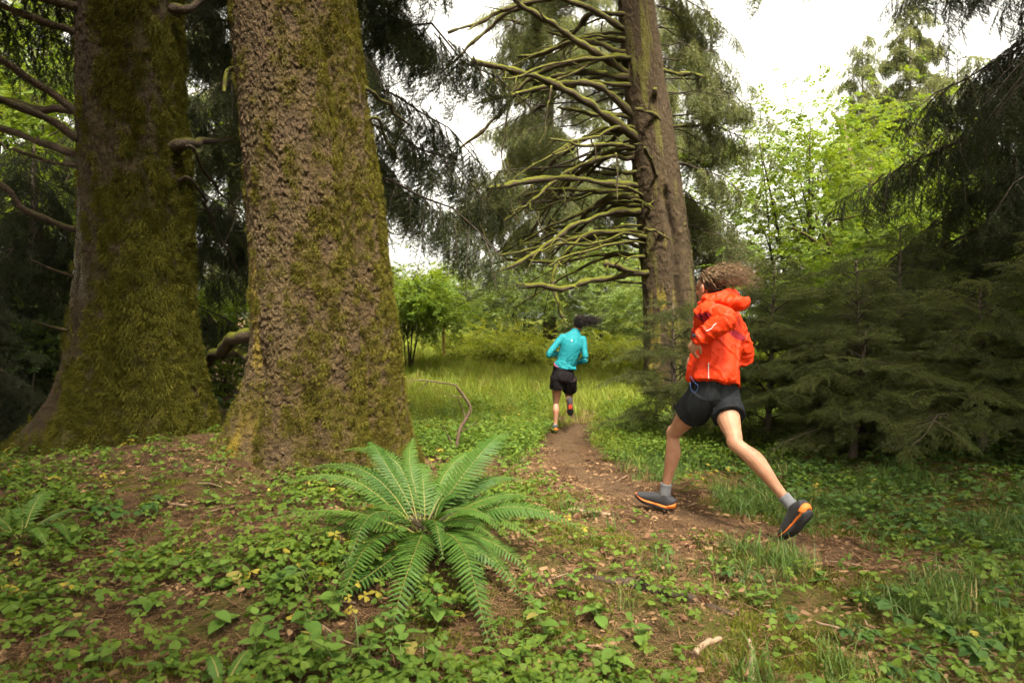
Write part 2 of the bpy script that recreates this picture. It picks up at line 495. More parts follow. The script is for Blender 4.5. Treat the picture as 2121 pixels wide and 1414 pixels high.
def ground_material(name, is_path):
    m, N, L, b = new_mat(name)
    tc = N.new('ShaderNodeTexCoord'); vec = tc.outputs['Object']
    n_big = noise(N, L, 1.3, 4, 0.55, vec); n_mid = noise(N, L, 7, 5, 0.6, vec); n_fine = noise(N, L, 60, 5, 0.7, vec)
    # needle litter: streaky red brown over dark humus
    mp = nd(N, 'ShaderNodeMapping'); mp.inputs['Scale'].default_value = (140, 22, 60); mp.inputs['Rotation'].default_value = (0, 0, 0.6)
    L.new(vec, mp.inputs[0]); st1 = noise(N, L, 1.0, 2, 0.5, mp.outputs[0])
    mp2 = nd(N, 'ShaderNodeMapping'); mp2.inputs['Scale'].default_value = (26, 150, 60); mp2.inputs['Rotation'].default_value = (0, 0, 0.2)
    L.new(vec, mp2.inputs[0]); st2 = noise(N, L, 1.0, 2, 0.5, mp2.outputs[0])
    mxs = N.new('ShaderNodeMath'); mxs.operation = 'MAXIMUM'; L.new(st1, mxs.inputs[0]); L.new(st2, mxs.inputs[1])
    if is_path:
        col = ramp(N, L, n_mid, [(0.25, (0.042, 0.024, 0.011)), (0.55, (0.085, 0.050, 0.024)), (0.8, (0.140, 0.088, 0.045))])
        col = mixc(N, L, ramp(N, L, n_fine, [(0.5, 0.0), (0.72, 0.6)]), col, (0.21, 0.135, 0.08))
    else:
        col = ramp(N, L, n_mid, [(0.25, (0.026, 0.015, 0.007)), (0.5, (0.066, 0.037, 0.017)), (0.8, (0.115, 0.068, 0.034))])
    col = mixc(N, L, ramp(N, L, mxs.outputs[0], [(0.6, 0.0), (0.72, 0.75)]), col, (0.23, 0.125, 0.066))
    if not is_path:
        at = N.new('ShaderNodeAttribute'); at.attribute_name = 'green'
        a = N.new('ShaderNodeMath'); a.operation = 'MULTIPLY_ADD'; L.new(n_big, a.inputs[0]); a.inputs[1].default_value = 1.0
        L.new(at.outputs['Fac'], a.inputs[2])
        a2 = N.new('ShaderNodeMath'); a2.operation = 'MULTIPLY_ADD'; L.new(n_mid, a2.inputs[0]); a2.inputs[1].default_value = 0.6; L.new(a.outputs[0], a2.inputs[2])
        g = ramp(N, L, n_fine, [(0.3, (0.035, 0.042, 0.006)), (0.7, (0.105, 0.110, 0.014))])
        col = mixc(N, L, ramp(N, L, a2.outputs[0], [(0.98, 0.0), (1.0, 0.0)]) if False else ramp_gt(N, L, a2.outputs[0], 1.0, 1.25), col, g)
    L.new(col, b.inputs['Base Color'])
    b.inputs['Roughness'].default_value = 0.95; b.inputs['Specular IOR Level'].default_value = 0.12
    h = N.new('ShaderNodeMath'); h.operation = 'ADD'; L.new(n_fine, h.inputs[0]); L.new(mxs.outputs[0], h.inputs[1])
    bp = nd(N, 'ShaderNodeBump', Strength=1.0, Distance=0.02); L.new(h.outputs[0], bp.inputs['Height']); L.new(bp.outputs[0], b.inputs['Normal'])
    return m

def ramp_gt(N, L, src, lo, hi):
    mr = N.new('ShaderNodeMapRange'); mr.inputs['From Min'].default_value = lo; mr.inputs['From Max'].default_value = hi
    L.new(src, mr.inputs['Value'])
    return mr.outputs[0]

M['ground'] = ground_material('ground', False)
M['path'] = ground_material('path', True)

def green_at(x, y):
    """0 bare litter .. 1 meadow"""
    d = path_dist(x, y)
    g = 0.18 + 0.8 * sstep(6.3, 8.5, y) * sstep(-3.4, -1.2, x)
    g = g + 0.45 * sstep(1.0, 2.6, x) * sstep(0.2, 0.9, d)
    g = g + 0.30 * sstep(-0.5, 1.2, x) * sstep(0.6, 1.3, d)
    g = g * sstep(0.15, 0.7, d)
    return np.clip(g, 0, 1)

gme = mesh_data('ground', np.stack([GX.ravel(), GY.ravel(), GZ.ravel()], 1), GQ, M['ground'])
fattr(gme, 'green', green_at(GX, GY).ravel())
tag(obj('ground', gme), kind='structure')

# the trodden path: its ragged edges sink under the litter
n = len(PATH); k = 15
tg = np.gradient(PATH, axis=0); tg /= np.linalg.norm(tg, axis=1)[:, None]
nrm = np.stack([-tg[:, 1], tg[:, 0]], 1)
sarc = np.concatenate([[0], np.cumsum(np.linalg.norm(np.diff(PATH, axis=0), axis=1))])
fade_ = sstep(2.3, 1.5, PATH[:, 0]) * sstep(12.5, 8.5, PATH[:, 1]) + 0.02
wl_ = (0.20 + 0.22 * fbm(sarc * 2.6, sarc * 0, 0, 21, 5)) * fade_; wr_ = (0.20 + 0.22 * fbm(sarc * 2.6, sarc * 0 + 9, 0, 25, 5)) * fade_
tt = np.linspace(-1, 1, k)
off = np.where(tt[None] < 0, tt[None] * wl_[:, None], tt[None] * wr_[:, None])
PX = PATH[:, None, 0] + nrm[:, None, 0] * off; PY = PATH[:, None, 1] + nrm[:, None, 1] * off
PZ = height(PX, PY) + 0.022 - 0.045 * np.abs(tt[None]) ** 2.5 + 0.020 * fbm(PX * 7, PY * 7, 0, 31, 4)
ii, jj = np.meshgrid(np.arange(n - 1), np.arange(k - 1), indexing='ij'); i0 = (ii * k + jj).ravel()
pme = mesh_data('path', np.stack([PX.ravel(), PY.ravel(), PZ.ravel()], 1), np.stack([i0, i0 + k, i0 + k + 1, i0 + 1], 1), M['path'])
tag(obj('path', pme), kind='structure')
# ---------------------------------------------------------------- the three big trunks
def trunk_mesh(name, prof, nu, nz_fine, z_fine, z_top, mat, seed, plate=(0.055, 0.075), relief=0.014, lobes=(), grooves=(), moss_fn=None, yellow_fn=None, lichen_fn=None, front=-math.pi / 2, slim=1.0):
    """prof rows: z, centre x, centre y, radius; angles are denser on the side that faces the open"""
    s = np.linspace(-1, 1, nu, endpoint=False)
    ang = front + math.pi * (s + 0.22 * np.sin(s * math.pi) * -1.0 * -1.0 * 0 + s * 0) 
    ang = front + math.pi * (0.62 * s + 0.38 * s ** 3)
    z0 = prof[0][0]
    zz = np.concatenate([np.linspace(z0, z_fine, nz_fine), np.linspace(z_fine, z_top, 34)[1:]])
    pr = np.array(prof, float); pr[:, 3] *= slim
    cx = np.interp(zz, pr[:, 0], pr[:, 1]); cy = np.interp(zz, pr[:, 0], pr[:, 2]); rr = np.interp(zz, pr[:, 0], pr[:, 3])
    kx = np.ones(25) / 25; 
    def sm(a):
        p = np.pad(a, 12, mode='edge'); return np.convolve(p, kx, 'valid')
    cx, cy, rr = sm(cx), sm(cy), sm(rr)
    A, Z = np.meshgrid(ang, zz); Rr = rr[:, None] * np.ones_like(A)
    # big form: roots flare in lobes, long hollows run up the stem
    gz = z0 + 0.25
    for (a0, amp, width, zl) in lobes:
        da = np.angle(np.exp(1j * (A - a0)))
        Rr = Rr + amp * np.exp(-(da / width) ** 2) * np.exp(-np.maximum(Z - gz, 0) / zl)
    for (a0, slope, amp, width, za, zb) in grooves:
        da = np.angle(np.exp(1j * (A - a0 - slope * Z - 0.12 * vnoise(Z * 1.3, Z * 0, 0, seed + 5))))
        Rr = Rr - amp * np.exp(-(da / width) ** 2) * sstep(za - 0.3, za, Z) * sstep(zb + 0.3, zb, Z)
    C, S = np.cos(A), np.sin(A)
    Rr = Rr * (1 + 0.035 * fbm(C * 1.4, S * 1.4, Z * 0.8, seed, 3))
    # bark plates
    r0 = float(np.mean(rr[:nz_fine]))
    ncell = int(2 * math.pi * r0 / plate[0])
    wob = 0.95 * fbm(C * r0 * 11, S * r0 * 11, Z * 8, seed + 40, 4, 0.6); wob2 = 0.95 * fbm(C * r0 * 11 + 7, S * r0 * 11, Z * 8 + 5, seed + 45, 4, 0.6)
    u = (A - front) / (2 * math.pi) * ncell + wob; v = Z / plate[1] + wob2
    f1, f2, cid, dv = worley(u, v, seed, ncell)
    e = sstep(0.0, 0.13, f2 - f1)
    nc2 = int(ncell * 2.3)
    g1, g2, cid2, dv2 = worley((A - front) / (2 * math.pi) * nc2 + wob * 1.4, Z / plate[1] * 2.1 + wob2 * 1.4, seed + 7, nc2)
    e2 = sstep(0.0, 0.16, g2 - g1)
    fine = fbm(C * r0 * 40, S * r0 * 40, Z * 28, seed + 70, 3)
    patchy = sstep(-0.35, 0.25, fbm(C * r0 * 4, S * r0 * 4, Z * 3, seed + 77, 2))
    bark = relief * (e * (0.25 + 0.75 * cid - 0.55 * dv) * (0.45 + 0.55 * patchy) + 0.55 * e2 * (cid2 - 0.5 * dv2) + 0.4 * fine - 0.5)
    moss = moss_fn(A, Z, C, S) if moss_fn is not None else np.zeros_like(A)
    lump = fbm(C * r0 * 7, S * r0 * 7, Z * 5, seed + 90, 4)
    lump2 = fbm(C * r0 * 22, S * r0 * 22, Z * 18, seed + 95, 3)
    disp = bark * (1 - 0.75 * moss) + moss * (0.012 + 0.020 * lump + 0.014 * lump2)
    disp = disp * sstep(z_top, z_fine, Z) if False else disp
    Rr = Rr + disp
    X = cx[:, None] + Rr * C; Y = cy[:, None] + Rr * S
    V = np.stack([X, Y, Z], -1).reshape(-1, 3)
    nzt = len(zz)
    i, j = np.meshgrid(np.arange(nzt - 1), np.arange(nu), indexing='ij'); j2 = (j + 1) % nu
    Q = np.stack([i * nu + j, i * nu + j2, (i + 1) * nu + j2, (i + 1) * nu + j], -1).reshape(-1, 4)
    me = mesh_data(name, V, Q, mat)
    fattr(me, 'plate', (e * cid * 0.8 + 0.2 * cid2 + 0.2 * e).ravel())
    fattr(me, 'moss', moss.ravel())
    fattr(me, 'yellow', (yellow_fn(A, Z, C, S) if yellow_fn else np.zeros_like(A)).ravel())
    fattr(me, 'lichen', (lichen_fn(A, Z, C, S) if lichen_fn else np.zeros_like(A)).ravel())
    return me, V, moss.ravel(), np.stack([C, S, np.zeros_like(C)], -1).reshape(-1, 3)

# tufts of moss
def moss_tuft(name, mat, nb, h, spread, seed, w=0.0022, hang=0.0):
    r = np.random.RandomState(seed); mb = MB()
    for q in range(nb):
        a = r.uniform(0, 2 * math.pi); rad = spread * math.sqrt(r.uniform())
        b = np.array([math.cos(a) * rad, math.sin(a) * rad, 0]); hh = h * r.uniform(0.5, 1.1)
        d = norm([math.cos(a) * 0.6 * rad / spread + r.normal(0, .3), math.sin(a) * 0.6 * rad / spread + r.normal(0, .3), 1.0])
        side = norm(np.cross(d, r.normal(size=3))) * w
        mid = b + d * hh * 0.55; tip = b + d * hh + np.array([hang * hh, 0, 0])
        mb.add([b - side, b + side, mid + side * .9, mid - side * .9, tip], [np.array([[0, 1, 2, 3]]), np.array([[3, 2, 4]])])
    return proto(mb.mesh(name, mat))
MOSS = [moss_tuft('moss_tuft', M['moss_tuft'], 34, 0.028, 0.030, 11), moss_tuft('moss_tuft', M['moss_tuft'], 40, 0.022, 0.036, 12), moss_tuft('moss_tuft', M['moss_tuft'], 30, 0.045, 0.028, 13, 0.0022, 0.5)]

MOSSD = [moss_tuft('moss_tuft', M['moss_dark'], 34, 0.028, 0.030, 11), moss_tuft('moss_tuft', M['moss_dark'], 40, 0.022, 0.036, 12), moss_tuft('moss_tuft', M['moss_dark'], 30, 0.045, 0.028, 13, 0.0022, 0.5)]
def moss_on(V, moss, nrmls, count, seed, parent, zmax, lo=0.35, hang=True, smin=0.6, smax=1.3, kind=MOSS):
    r = np.random.RandomState(seed)
    ok = np.where((moss > lo) & (V[:, 2] < zmax))[0]
    w = moss[ok] ** 1.5; w /= w.sum()
    ii = r.choice(ok, count, p=w)
    nn = nrmls[ii] + r.normal(0, 0.25, (count, 3)); 
    nn[:, 2] -= 0.25 if hang else 0
    nn /= np.linalg.norm(nn, axis=1)[:, None]
    # proto +Z to nn, proto +X downwards
    yaw = np.arctan2(nn[:, 1], nn[:, 0]); tilt = np.arccos(np.clip(nn[:, 2], -1, 1))
    rot = np.stack([np.zeros(count), tilt, yaw], 1)
    return scatter('moss', kind, V[ii] - nrmls[ii] * 0.004, rot, r.uniform(smin, smax, count), parent=parent)

# --- big trunk in the middle of the left half
bx, by = -1.64, 5.95
bg = ground_z(bx, by)
big = empty('spruce_tree', (bx, by, bg), 'massive spruce with rough brown bark and a yellow lichen streak, behind the big fern', 'tree')
prof = [(-0.15, bx + 0.0, by, 0.80), (0.25, bx, by, 0.765), (0.5, bx, by, 0.735), (0.85, bx + 0.02, by, 0.695), (1.26, bx + 0.03, by, 0.665), (2.0, bx - 0.03, by, 0.637), (2.5, bx - 0.08, by, 0.622), (3.3, bx - 0.17, by, 0.60), (4.2, bx - 0.27, by, 0.575), (8, bx - 0.5, by, 0.50), (16, bx - 0.9, by, 0.33), (26, bx - 1.2, by, 0.06)]
def big_moss(A, Z, C, S):
    n = 0.9 * fbm(C * 2.6, S * 2.6, Z * 1.5, 301, 4) + 0.75 * fbm(C * 10, S * 10, Z * 8, 305, 4, 0.6)
    rightness = sstep(-0.15, 0.9, C)
    base = sstep(1.3, 0.25, Z)
    m = sstep(0.02, 0.34, n + 0.50 * rightness + 0.25 * base - 0.16 - 0.25 * sstep(-0.2, -0.8, C) * (1 - base))
    film = (0.38 + 0.30 * sstep(-0.3, 0.7, C) + 0.2 * base) * sstep(-0.5, 0.5, fbm(C * 5, S * 5, Z * 4, 308, 4, 0.6))
    return np.maximum(film, 0.9 * m * (0.35 + 0.65 * sstep(-0.4, 0.3, fbm(C * 14, S * 14, Z * 11, 309, 3))))
def big_yellow(A, Z, C, S):
    n = fbm(C * 6, S * 6, Z * 3.5, 311, 4)
    w = np.exp(-((C + 0.80 - 0.17 * sstep(1.1, 0.0, Z)) / (0.10 + 0.05 * sstep(2, 0.3, Z))) ** 2) * (S < 0.25)
    return np.clip(sstep(0.18, 0.5, w * (0.75 + 0.5 * n) * sstep(3.0, 1.2, Z) + 0.0) , 0, 1) * sstep(-0.25, 0.45, n + 0.3 * fbm(C * 20, S * 20, Z * 16, 313, 3)) * 0.75
def big_lichen(A, Z, C, S): return sstep(0.1, 0.6, fbm(C * 3, S * 3, Z * 1.2, 315, 3) + 0.6 * sstep(0.1, -0.7, C)) * 0.6
f_ = -math.pi / 2 + 0.27
bme, bV, bM, bN = trunk_mesh('trunk', prof, 620, 540, 4.7, 26, M['bark_big'], 5, (0.038, 0.056), 0.019,
    lobes=[(-2.75, 0.34, 0.42, 0.42), (-1.85, 0.10, 0.35, 0.4), (-1.05, 0.16, 0.36, 0.40), (-0.15, 0.22, 0.35, 0.5), (0.9, 0.25, 0.4, 0.5), (2.2, 0.3, 0.5, 0.5)],
    grooves=[(-0.62, -0.045, 0.085, 0.10, 0.2, 3.6), (-0.98, 0.03, 0.035, 0.06, 0.9, 4.4), (-1.42, 0.0, 0.07, 0.13, -0.1, 0.75), (-2.2, 0.02, 0.06, 0.14, -0.1, 1.0)],
    moss_fn=big_moss, yellow_fn=big_yellow, lichen_fn=big_lichen, front=f_, slim=0.90)
obj('trunk', bme, big)
moss_on(bV, bM * (bV[:, 1] < by + 0.3), bN, 7000, 71, big, 4.6, 0.3, smin=0.4, smax=1.1)

# --- trunk at the left
lx, ly = -3.62, 6.55
lg = ground_z(lx, ly)
left = empty('spruce_tree', (lx, ly, lg), 'thick dark spruce shaggy with green moss, nearest the left edge', 'tree')
prof = [(-0.1, lx - 0.05, ly, 0.86), (0.35, lx - 0.02, ly, 0.78), (0.8, lx, ly, 0.695), (1.25, lx + 0.0, ly, 0.640), (1.75, lx + 0.01, ly, 0.600), (2.6, lx + 0.02, ly, 0.57), (3.5, lx - 0.03, ly, 0.55), (4.5, lx - 0.06, ly, 0.53), (8, lx - 0.2, ly, 0.46), (16, lx - 0.5, ly, 0.30), (25, lx - 0.7, ly, 0.05)]
def left_moss(A, Z, C, S):
    n = 0.9 * fbm(C * 2.4, S * 2.4, Z * 1.3, 401, 4) + 0.7 * fbm(C * 9, S * 9, Z * 6, 405, 4, 0.6)
    m = sstep(-0.12, 0.22, n + 0.50 * sstep(-0.6, 0.4, C) + 0.30 * sstep(1.7, 0.5, Z) - 0.26 - 0.35 * sstep(-0.45, -0.8, C) * sstep(1.2, 1.8, Z))
    film = (0.35 + 0.3 * sstep(-0.5, 0.5, C)) * sstep(-0.5, 0.5, fbm(C * 5, S * 5, Z * 4, 408, 4, 0.6))
    return np.maximum(film, m * (0.4 + 0.6 * sstep(-0.4, 0.3, fbm(C * 14, S * 14, Z * 11, 409, 3))))
def left_lichen(A, Z, C, S): return sstep(0.05, 0.4, fbm(C * 3, S * 3, Z * 1.4, 415, 4)) * sstep(-0.25, -0.6, C) * sstep(1.4, 2.0, Z)
f_ = -math.pi / 2 + 0.5
lme, lV, lM, lN = trunk_mesh('trunk', prof, 440, 400, 4.9, 25, M['bark_left'], 15, (0.042, 0.060), 0.018,
    lobes=[(-2.85, 0.60, 0.50, 0.36), (-1.75, 0.22, 0.45, 0.38), (-0.75, 0.26, 0.4, 0.35), (0.3, 0.25, 0.4, 0.4), (1.6, 0.3, 0.5, 0.5)],
    grooves=[(-2.25, 0.0, 0.11, 0.14, -0.1, 1.25), (-1.2, 0.0, 0.05, 0.14, -0.1, 0.9), (-2.5, 0.02, 0.03, 0.08, 1.2, 4.5)],
    moss_fn=left_moss, lichen_fn=left_lichen, front=f_, slim=0.83)
obj('trunk', lme, left)
moss_on(lV, lM * (lV[:, 1] < ly + 0.3), lN, 9000, 72, left, 4.8, 0.3, smin=0.7, smax=1.6, kind=MOSSD)

# --- spruce with bare mossy branches, beyond the runners
MD = 13.0
def midc(z): return float(np.interp(z, [0, 2.2, 4.0, 6.0, 7.7, 30], [3.08, 2.98, 2.80, 2.55, 2.36, 0.5]))
mx0 = 3.05
mg = ground_z(mx0, MD)
mid = empty('spruce_tree', (mx0, MD, mg), 'tall spruce with bare mossy branches stretching left above the meadow', 'tree')
prof = [(mg - 0.3, 3.10, MD, 0.62), (mg + 0.4, 3.07, MD, 0.545), (1.5, 3.02, MD, 0.50), (2.2, 2.99, MD, 0.485), (3.2, 2.90, MD, 0.465), (4.2, 2.78, MD, 0.45), (6.0, 2.55, MD, 0.39), (7.7, 2.36, MD, 0.335), (12, 2.0, MD, 0.27), (20, 1.5, MD, 0.15), (28, 1.0, MD, 0.03)]
def mid_moss(A, Z, C, S):
    n = fbm(C * 3, S * 3, Z * 1.0, 501, 4)
    return sstep(0.15, 0.5, n + 0.25 * sstep(3.5, 1.5, Z)) * 0.8
def mid_yellow(A, Z, C, S): return sstep(0.2, 0.45, fbm(C * 5, S * 5, Z * 2, 511, 4)) * sstep(5.5, 2.5, Z) * sstep(0.3, -0.4, C) * 0.8
mme, mV, mM, mN = trunk_mesh('trunk', prof, 220, 330, 8.3, 28, M['bark_mid'], 25, (0.085, 0.11), 0.020,
    lobes=[(-2.4, 0.18, 0.5, 0.6), (-0.9, 0.18, 0.5, 0.6), (0.5, 0.2, 0.5, 0.6)],
    grooves=[(-1.42, 0.0, 0.13, 0.16, -0.2, 3.9)], moss_fn=mid_moss, yellow_fn=mid_yellow, front=-math.pi / 2 - 0.2)
obj('trunk', mme, mid)

def limb(parent, pts, r0, r1, mat, seed, name='branch', k=8, lump=0.22, wob=0.012, n=None):
    """one branch as a part of its tree, its moss making it lumpy"""
    pts = np.asarray(pts, float)
    n = n or max(10, 6 * len(pts))
    c = cr(pts, n)
    r = np.random.RandomState(seed)
    L_ = np.concatenate([[0], np.cumsum(np.linalg.norm(np.diff(c, axis=0), axis=1))])
    w = np.linspace(0, 1, n)
    for ax in range(3):
        c[:, ax] += wob * 2 * vnoise(L_ * 5, L_ * 0 + ax, 0, seed) * np.minimum(1, w * 6)
    rad = r0 + (r1 - r0) * w ** 0.8
    rad = rad * (1 + lump * vnoise(L_ * 6.0, L_ * 0, 0, seed + 3) + lump * 0.6 * vnoise(L_ * 17.0, L_ * 0, 0, seed + 4))
    V, F = tube(c, np.maximum(rad, 0.003), k=k)
    return obj(name, mesh_data(name, V, F, mat), parent)

def crop2(pts, d0, d1, o=(800, 0), s=2.02):
    out = []
    nn = len(pts)
    for i, (a, b) in enumerate(pts):
        t = i / max(1, nn - 1)
        out.append(P(o[0] + a / s, o[1] + b / s, d0 + (d1 - d0) * t))
    return out
MIDB = [
 ([(1060,590),(890,460),(700,350),(560,300),(360,265)], -1.6, 0.085, 0.055),
 ([(1015,465),(930,385),(830,345),(700,355),(560,390),(400,425)], -0.9, 0.065, 0.035),
 ([(1005,305),(880,220),(760,150),(690,100),(560,20),(500,-40)], -1.4, 0.06, 0.04),
 ([(990,120),(900,60),(780,10),(700,-20)], -0.8, 0.06, 0.04),
 ([(975,240),(860,245),(740,270),(640,305),(560,370),(480,470),(390,560),(310,620)], 0.8, 0.075, 0.025),
 ([(960,320),(830,305),(700,325),(620,350)], 1.0, 0.065, 0.04),
 ([(1040,775),(900,765),(750,745),(650,750),(530,770),(420,790)], -1.8, 0.070, 0.040),
 ([(1100,845),(1040,800),(960,780)], -0.6, 0.045, 0.03),
 ([(1030,800),(900,800),(760,790),(640,805),(500,850),(400,870)], 0.9, 0.05, 0.02),
 ([(1060,885),(940,890),(850,920),(760,960),(640,1050),(540,1100),(430,1165)], -1.2, 0.065, 0.03),
 ([(1020,820),(930,830),(850,880),(800,930)], 0.6, 0.055, 0.035),
 ([(1010,660),(900,660),(800,700),(700,760),(600,850),(490,930)], -1.0, 0.055, 0.018),
 ([(1020,720),(930,725),(840,715)], 0.8, 0.055, 0.03),
 ([(1000,620),(920,640),(830,700),(740,790),(650,900),(590,1000)], 1.2, 0.055, 0.02),
 ([(980,540),(890,550),(800,600),(720,660),(650,720)], 0.5, 0.055, 0.04),
 ([(990,490),(880,480),(780,460),(720,445)], -0.7, 0.04, 0.025),
 ([(1090,1045),(980,1010),(900,1000),(750,1000),(560,1020)], 0.6, 0.035, 0.015),
 ([(1085,970),(950,970),(830,990),(720,1100),(700,1200),(740,1330)], -0.9, 0.04, 0.028),
 ([(1140,1140),(1000,1150),(880,1170),(800,1190),(740,1210),(650,1195),(545,1195)], -1.5, 0.055, 0.045),
 ([(1120,1140),(1010,1130),(960,1110),(920,1100)], -1.0, 0.04, 0.05),
 ([(1085,1185),(980,1175),(880,1175)], 0.5, 0.03, 0.015),
 ([(1200,1005),(1130,970),(1080,955)], -0.9, 0.03, 0.022),
 ([(1160,945),(1100,870),(1060,840),(1020,835)], -0.9, 0.03, 0.015),
 ([(1155,775),(1110,690),(1085,615)], -1.3, 0.035, 0.025),
 ([(1155,590),(1145,500),(1090,465),(1040,465)], -0.8, 0.035, 0.03),
 ([(1145,500),(1130,420),(1120,370)], -0.5, 0.05, 0.04),
 ([(1150,295),(1200,305),(1280,310),(1340,330)], -0.4, 0.06, 0.03),
 ([(960,210),(840,170),(740,190),(620,230),(550,240)], 0.3, 0.06, 0.03),
 ([(1090,1075),(1030,1075),(1000,1085)], -0.5, 0.03, 0.02),
 ([(980,60),(860,60),(790,130),(700,200),(620,270),(540,390)], 1.4, 0.05, 0.02),
 ([(970,-10),(800,-30),(530,30),(400,90),(260,140)], -1.0, 0.07, 0.02),
 ([(975,-60),(760,-30),(520,50),(430,120),(330,210),(230,310)], 0.6, 0.06, 0.02),
 ([(990,560),(930,600),(860,640),(760,740),(690,860),(640,960)], 0.9, 0.045, 0.015),
 ([(1010,640),(940,650),(870,700),(800,780),(700,900),(660,980)], 1.6, 0.04, 0.015),
 ([(1050,860),(960,860),(880,900),(780,950),(650,1000),(560,1080)], 1.1, 0.05, 0.015),
 ([(1085,990),(990,970),(930,960),(980,1040),(1000,1080)], 0.4, 0.022, 0.01),
 ([(1230,690),(1300,680),(1380,660)], 0.2, 0.04, 0.02), ([(1210,530),(1300,525),(1400,510)], 0.0, 0.04, 0.015),
]
rb_ = np.random.RandomState(77)
for q in range(26):                      # the many thinner limbs between them
    cy_ = rb_.uniform(120, 1080); x0_ = np.interp(cy_, [100, 600, 1150], [985, 1030, 1110]) + rb_.uniform(-10, 60); x1_ = rb_.uniform(380, 720); dy_ = rb_.uniform(20, 240) * (1 if rb_.uniform() < .85 else -.4)
    MIDB.append(([(x0_, cy_), (x0_ * .75 + x1_ * .25, cy_ - rb_.uniform(0, 30)), (x0_ * .45 + x1_ * .55, cy_ + dy_ * .3 + rb_.normal(0, 10)), (x0_ * .2 + x1_ * .8, cy_ + dy_ * .65 + rb_.normal(0, 10)), (x1_, cy_ + dy_)], rb_.uniform(-1.8, 1.8), rb_.uniform(.030, .052), rb_.uniform(.010, .022)))
for q, (pts, dd, r0, r1) in enumerate(MIDB):
    d0 = MD - 0.15
    w = crop2(pts, d0, MD + dd)
    c0 = np.array([midc(w[0][2]), MD, w[0][2] - 0.02])
    br = limb(mid, [c0 + 0.35 * (w[0] - c0)] + list(w), r0 * 1.2, r1 * 1.05, M['limb_moss'], 600 + q, lump=0.34, wob=0.010, n=14 * len(w))
    rq = np.random.RandomState(900 + q); cc = cr(w, 30)
    for k_ in range(rq.randint(2, 6)):          # side twigs, broken short
        i = rq.randint(6, 28); d_ = norm(cc[min(29, i + 1)] - cc[i - 1]); sd_ = norm(d_ * .7 + rq.normal(0, .6, 3) + np.array([0, 0, -.25])); l_ = rq.uniform(.12, .55)
        tp = [cc[i], cc[i] + sd_ * l_ * .5 + rq.normal(0, .03, 3), cc[i] + sd_ * l_ + np.array([0, 0, -.1 * l_]) + rq.normal(0, .04, 3)]
        V, F = tube(cr(tp, 8), np.linspace(.016, .006, 8) * rq.uniform(.6, 1.3), k=5)
        obj('twig', mesh_data('twig', V, F, M['limb_moss']), br)
# thin hanging twigs under those branches
r_ = np.random.RandomState(66)
tw = [[(690,360),(680,460),(660,550),(635,620)], [(510,430),(500,540),(485,650),(510,750)], [(400,880),(400,960),(415,1020)], [(745,215),(735,330),(720,420)], [(905,90),(900,200),(905,300)], [(960,640),(965,740),(960,860)]]
for q in range(16):
    a, b = r_.uniform(480, 980), r_.uniform(250, 950); l_ = r_.uniform(60, 200)
    tw.append([(a, b), (a + r_.normal(0, 20), b + l_ * 0.5), (a + r_.normal(0, 40), b + l_)])
for q, pts in enumerate(tw):
    limb(mid, crop2(pts, MD - 1.0 + (q % 5) * 0.5, MD - 1.0 + (q % 5) * 0.5), 0.022, 0.01, M['limb_moss'], 680 + q, 'twig', 5, 0.3, 0.02)

# --- bare limbs of the left trunk
LB = [([(190,25),(80,-10),(0,-40),(-120,-70)], -0.8, .05, .04), ([(165,75),(85,40),(0,5),(-120,-60)], -0.6, .05, .03), ([(175,245),(100,190),(40,150),(-30,110),(-160,60)], -0.7, .045, .03), ([(180,295),(110,255),(40,225),(-20,200),(-150,170)], -0.9, .040, .03),
      ([(170,235),(90,225),(0,205),(-140,200)], 0.4, .04, .03), ([(160,320),(80,295),(0,265),(-150,230)], 0.2, .042, .03), ([(160,345),(90,335),(30,305)], -0.3, .03, .015), ([(175,475),(110,460),(50,430),(0,385),(-120,310)], -0.7, .036, .025),
      ([(165,580),(110,560),(60,540)], -0.5, .02, .008), ([(180,690),(110,680),(70,660)], -0.4, .022, .008), ([(385,15),(430,-5),(470,-20)], 0.3, .05, .04), ([(385,300),(440,290),(500,288)], 1.2, .055, .03),
      ([(395,310),(440,380),(500,440)], 1.5, .02, .01), ([(400,370),(440,450),(490,560)], 1.5, .02, .01)]
for q, (pts, dd, r0, r1) in enumerate(LB):
    w = [P(a, b, 6.35 + dd * i / (len(pts) - 1)) for i, (a, b) in enumerate(pts)]
    c0 = np.array([lx, ly, w[0][2] - 0.03])
    limb(left, [w[0] + 0.25 * (c0 - w[0])] + w, r0, r1, M['limb_dark'], 700 + q, lump=0.18)
# --- short snags on the big trunk
for q, (pts, dd, r0, r1) in enumerate([([(770,190),(800,215),(850,260)], 1.5, .03, .012), ([(780,250),(805,300),(830,330)], 1.2, .02, .008), ([(480,150),(470,185),(465,190)], -0.2, .03, .012), ([(510,690),(480,705),(440,740),(415,765)], 1.5, .07, .05), ([(515,735),(480,728),(440,735)], 1.4, .05, .04), ([(508, 340), (495, 345), (480, 345)], 0.2, .012, .006)]):
    w = [P(a, b, 6.0 + dd * i / (len(pts) - 1)) for i, (a, b) in enumerate(pts)]
    c0 = np.array([bx, by, w[0][2]])
    limb(big, [w[0] + 0.25 * (c0 - w[0])] + w, r0, r1, M['limb_moss'], 740 + q, lump=0.18)
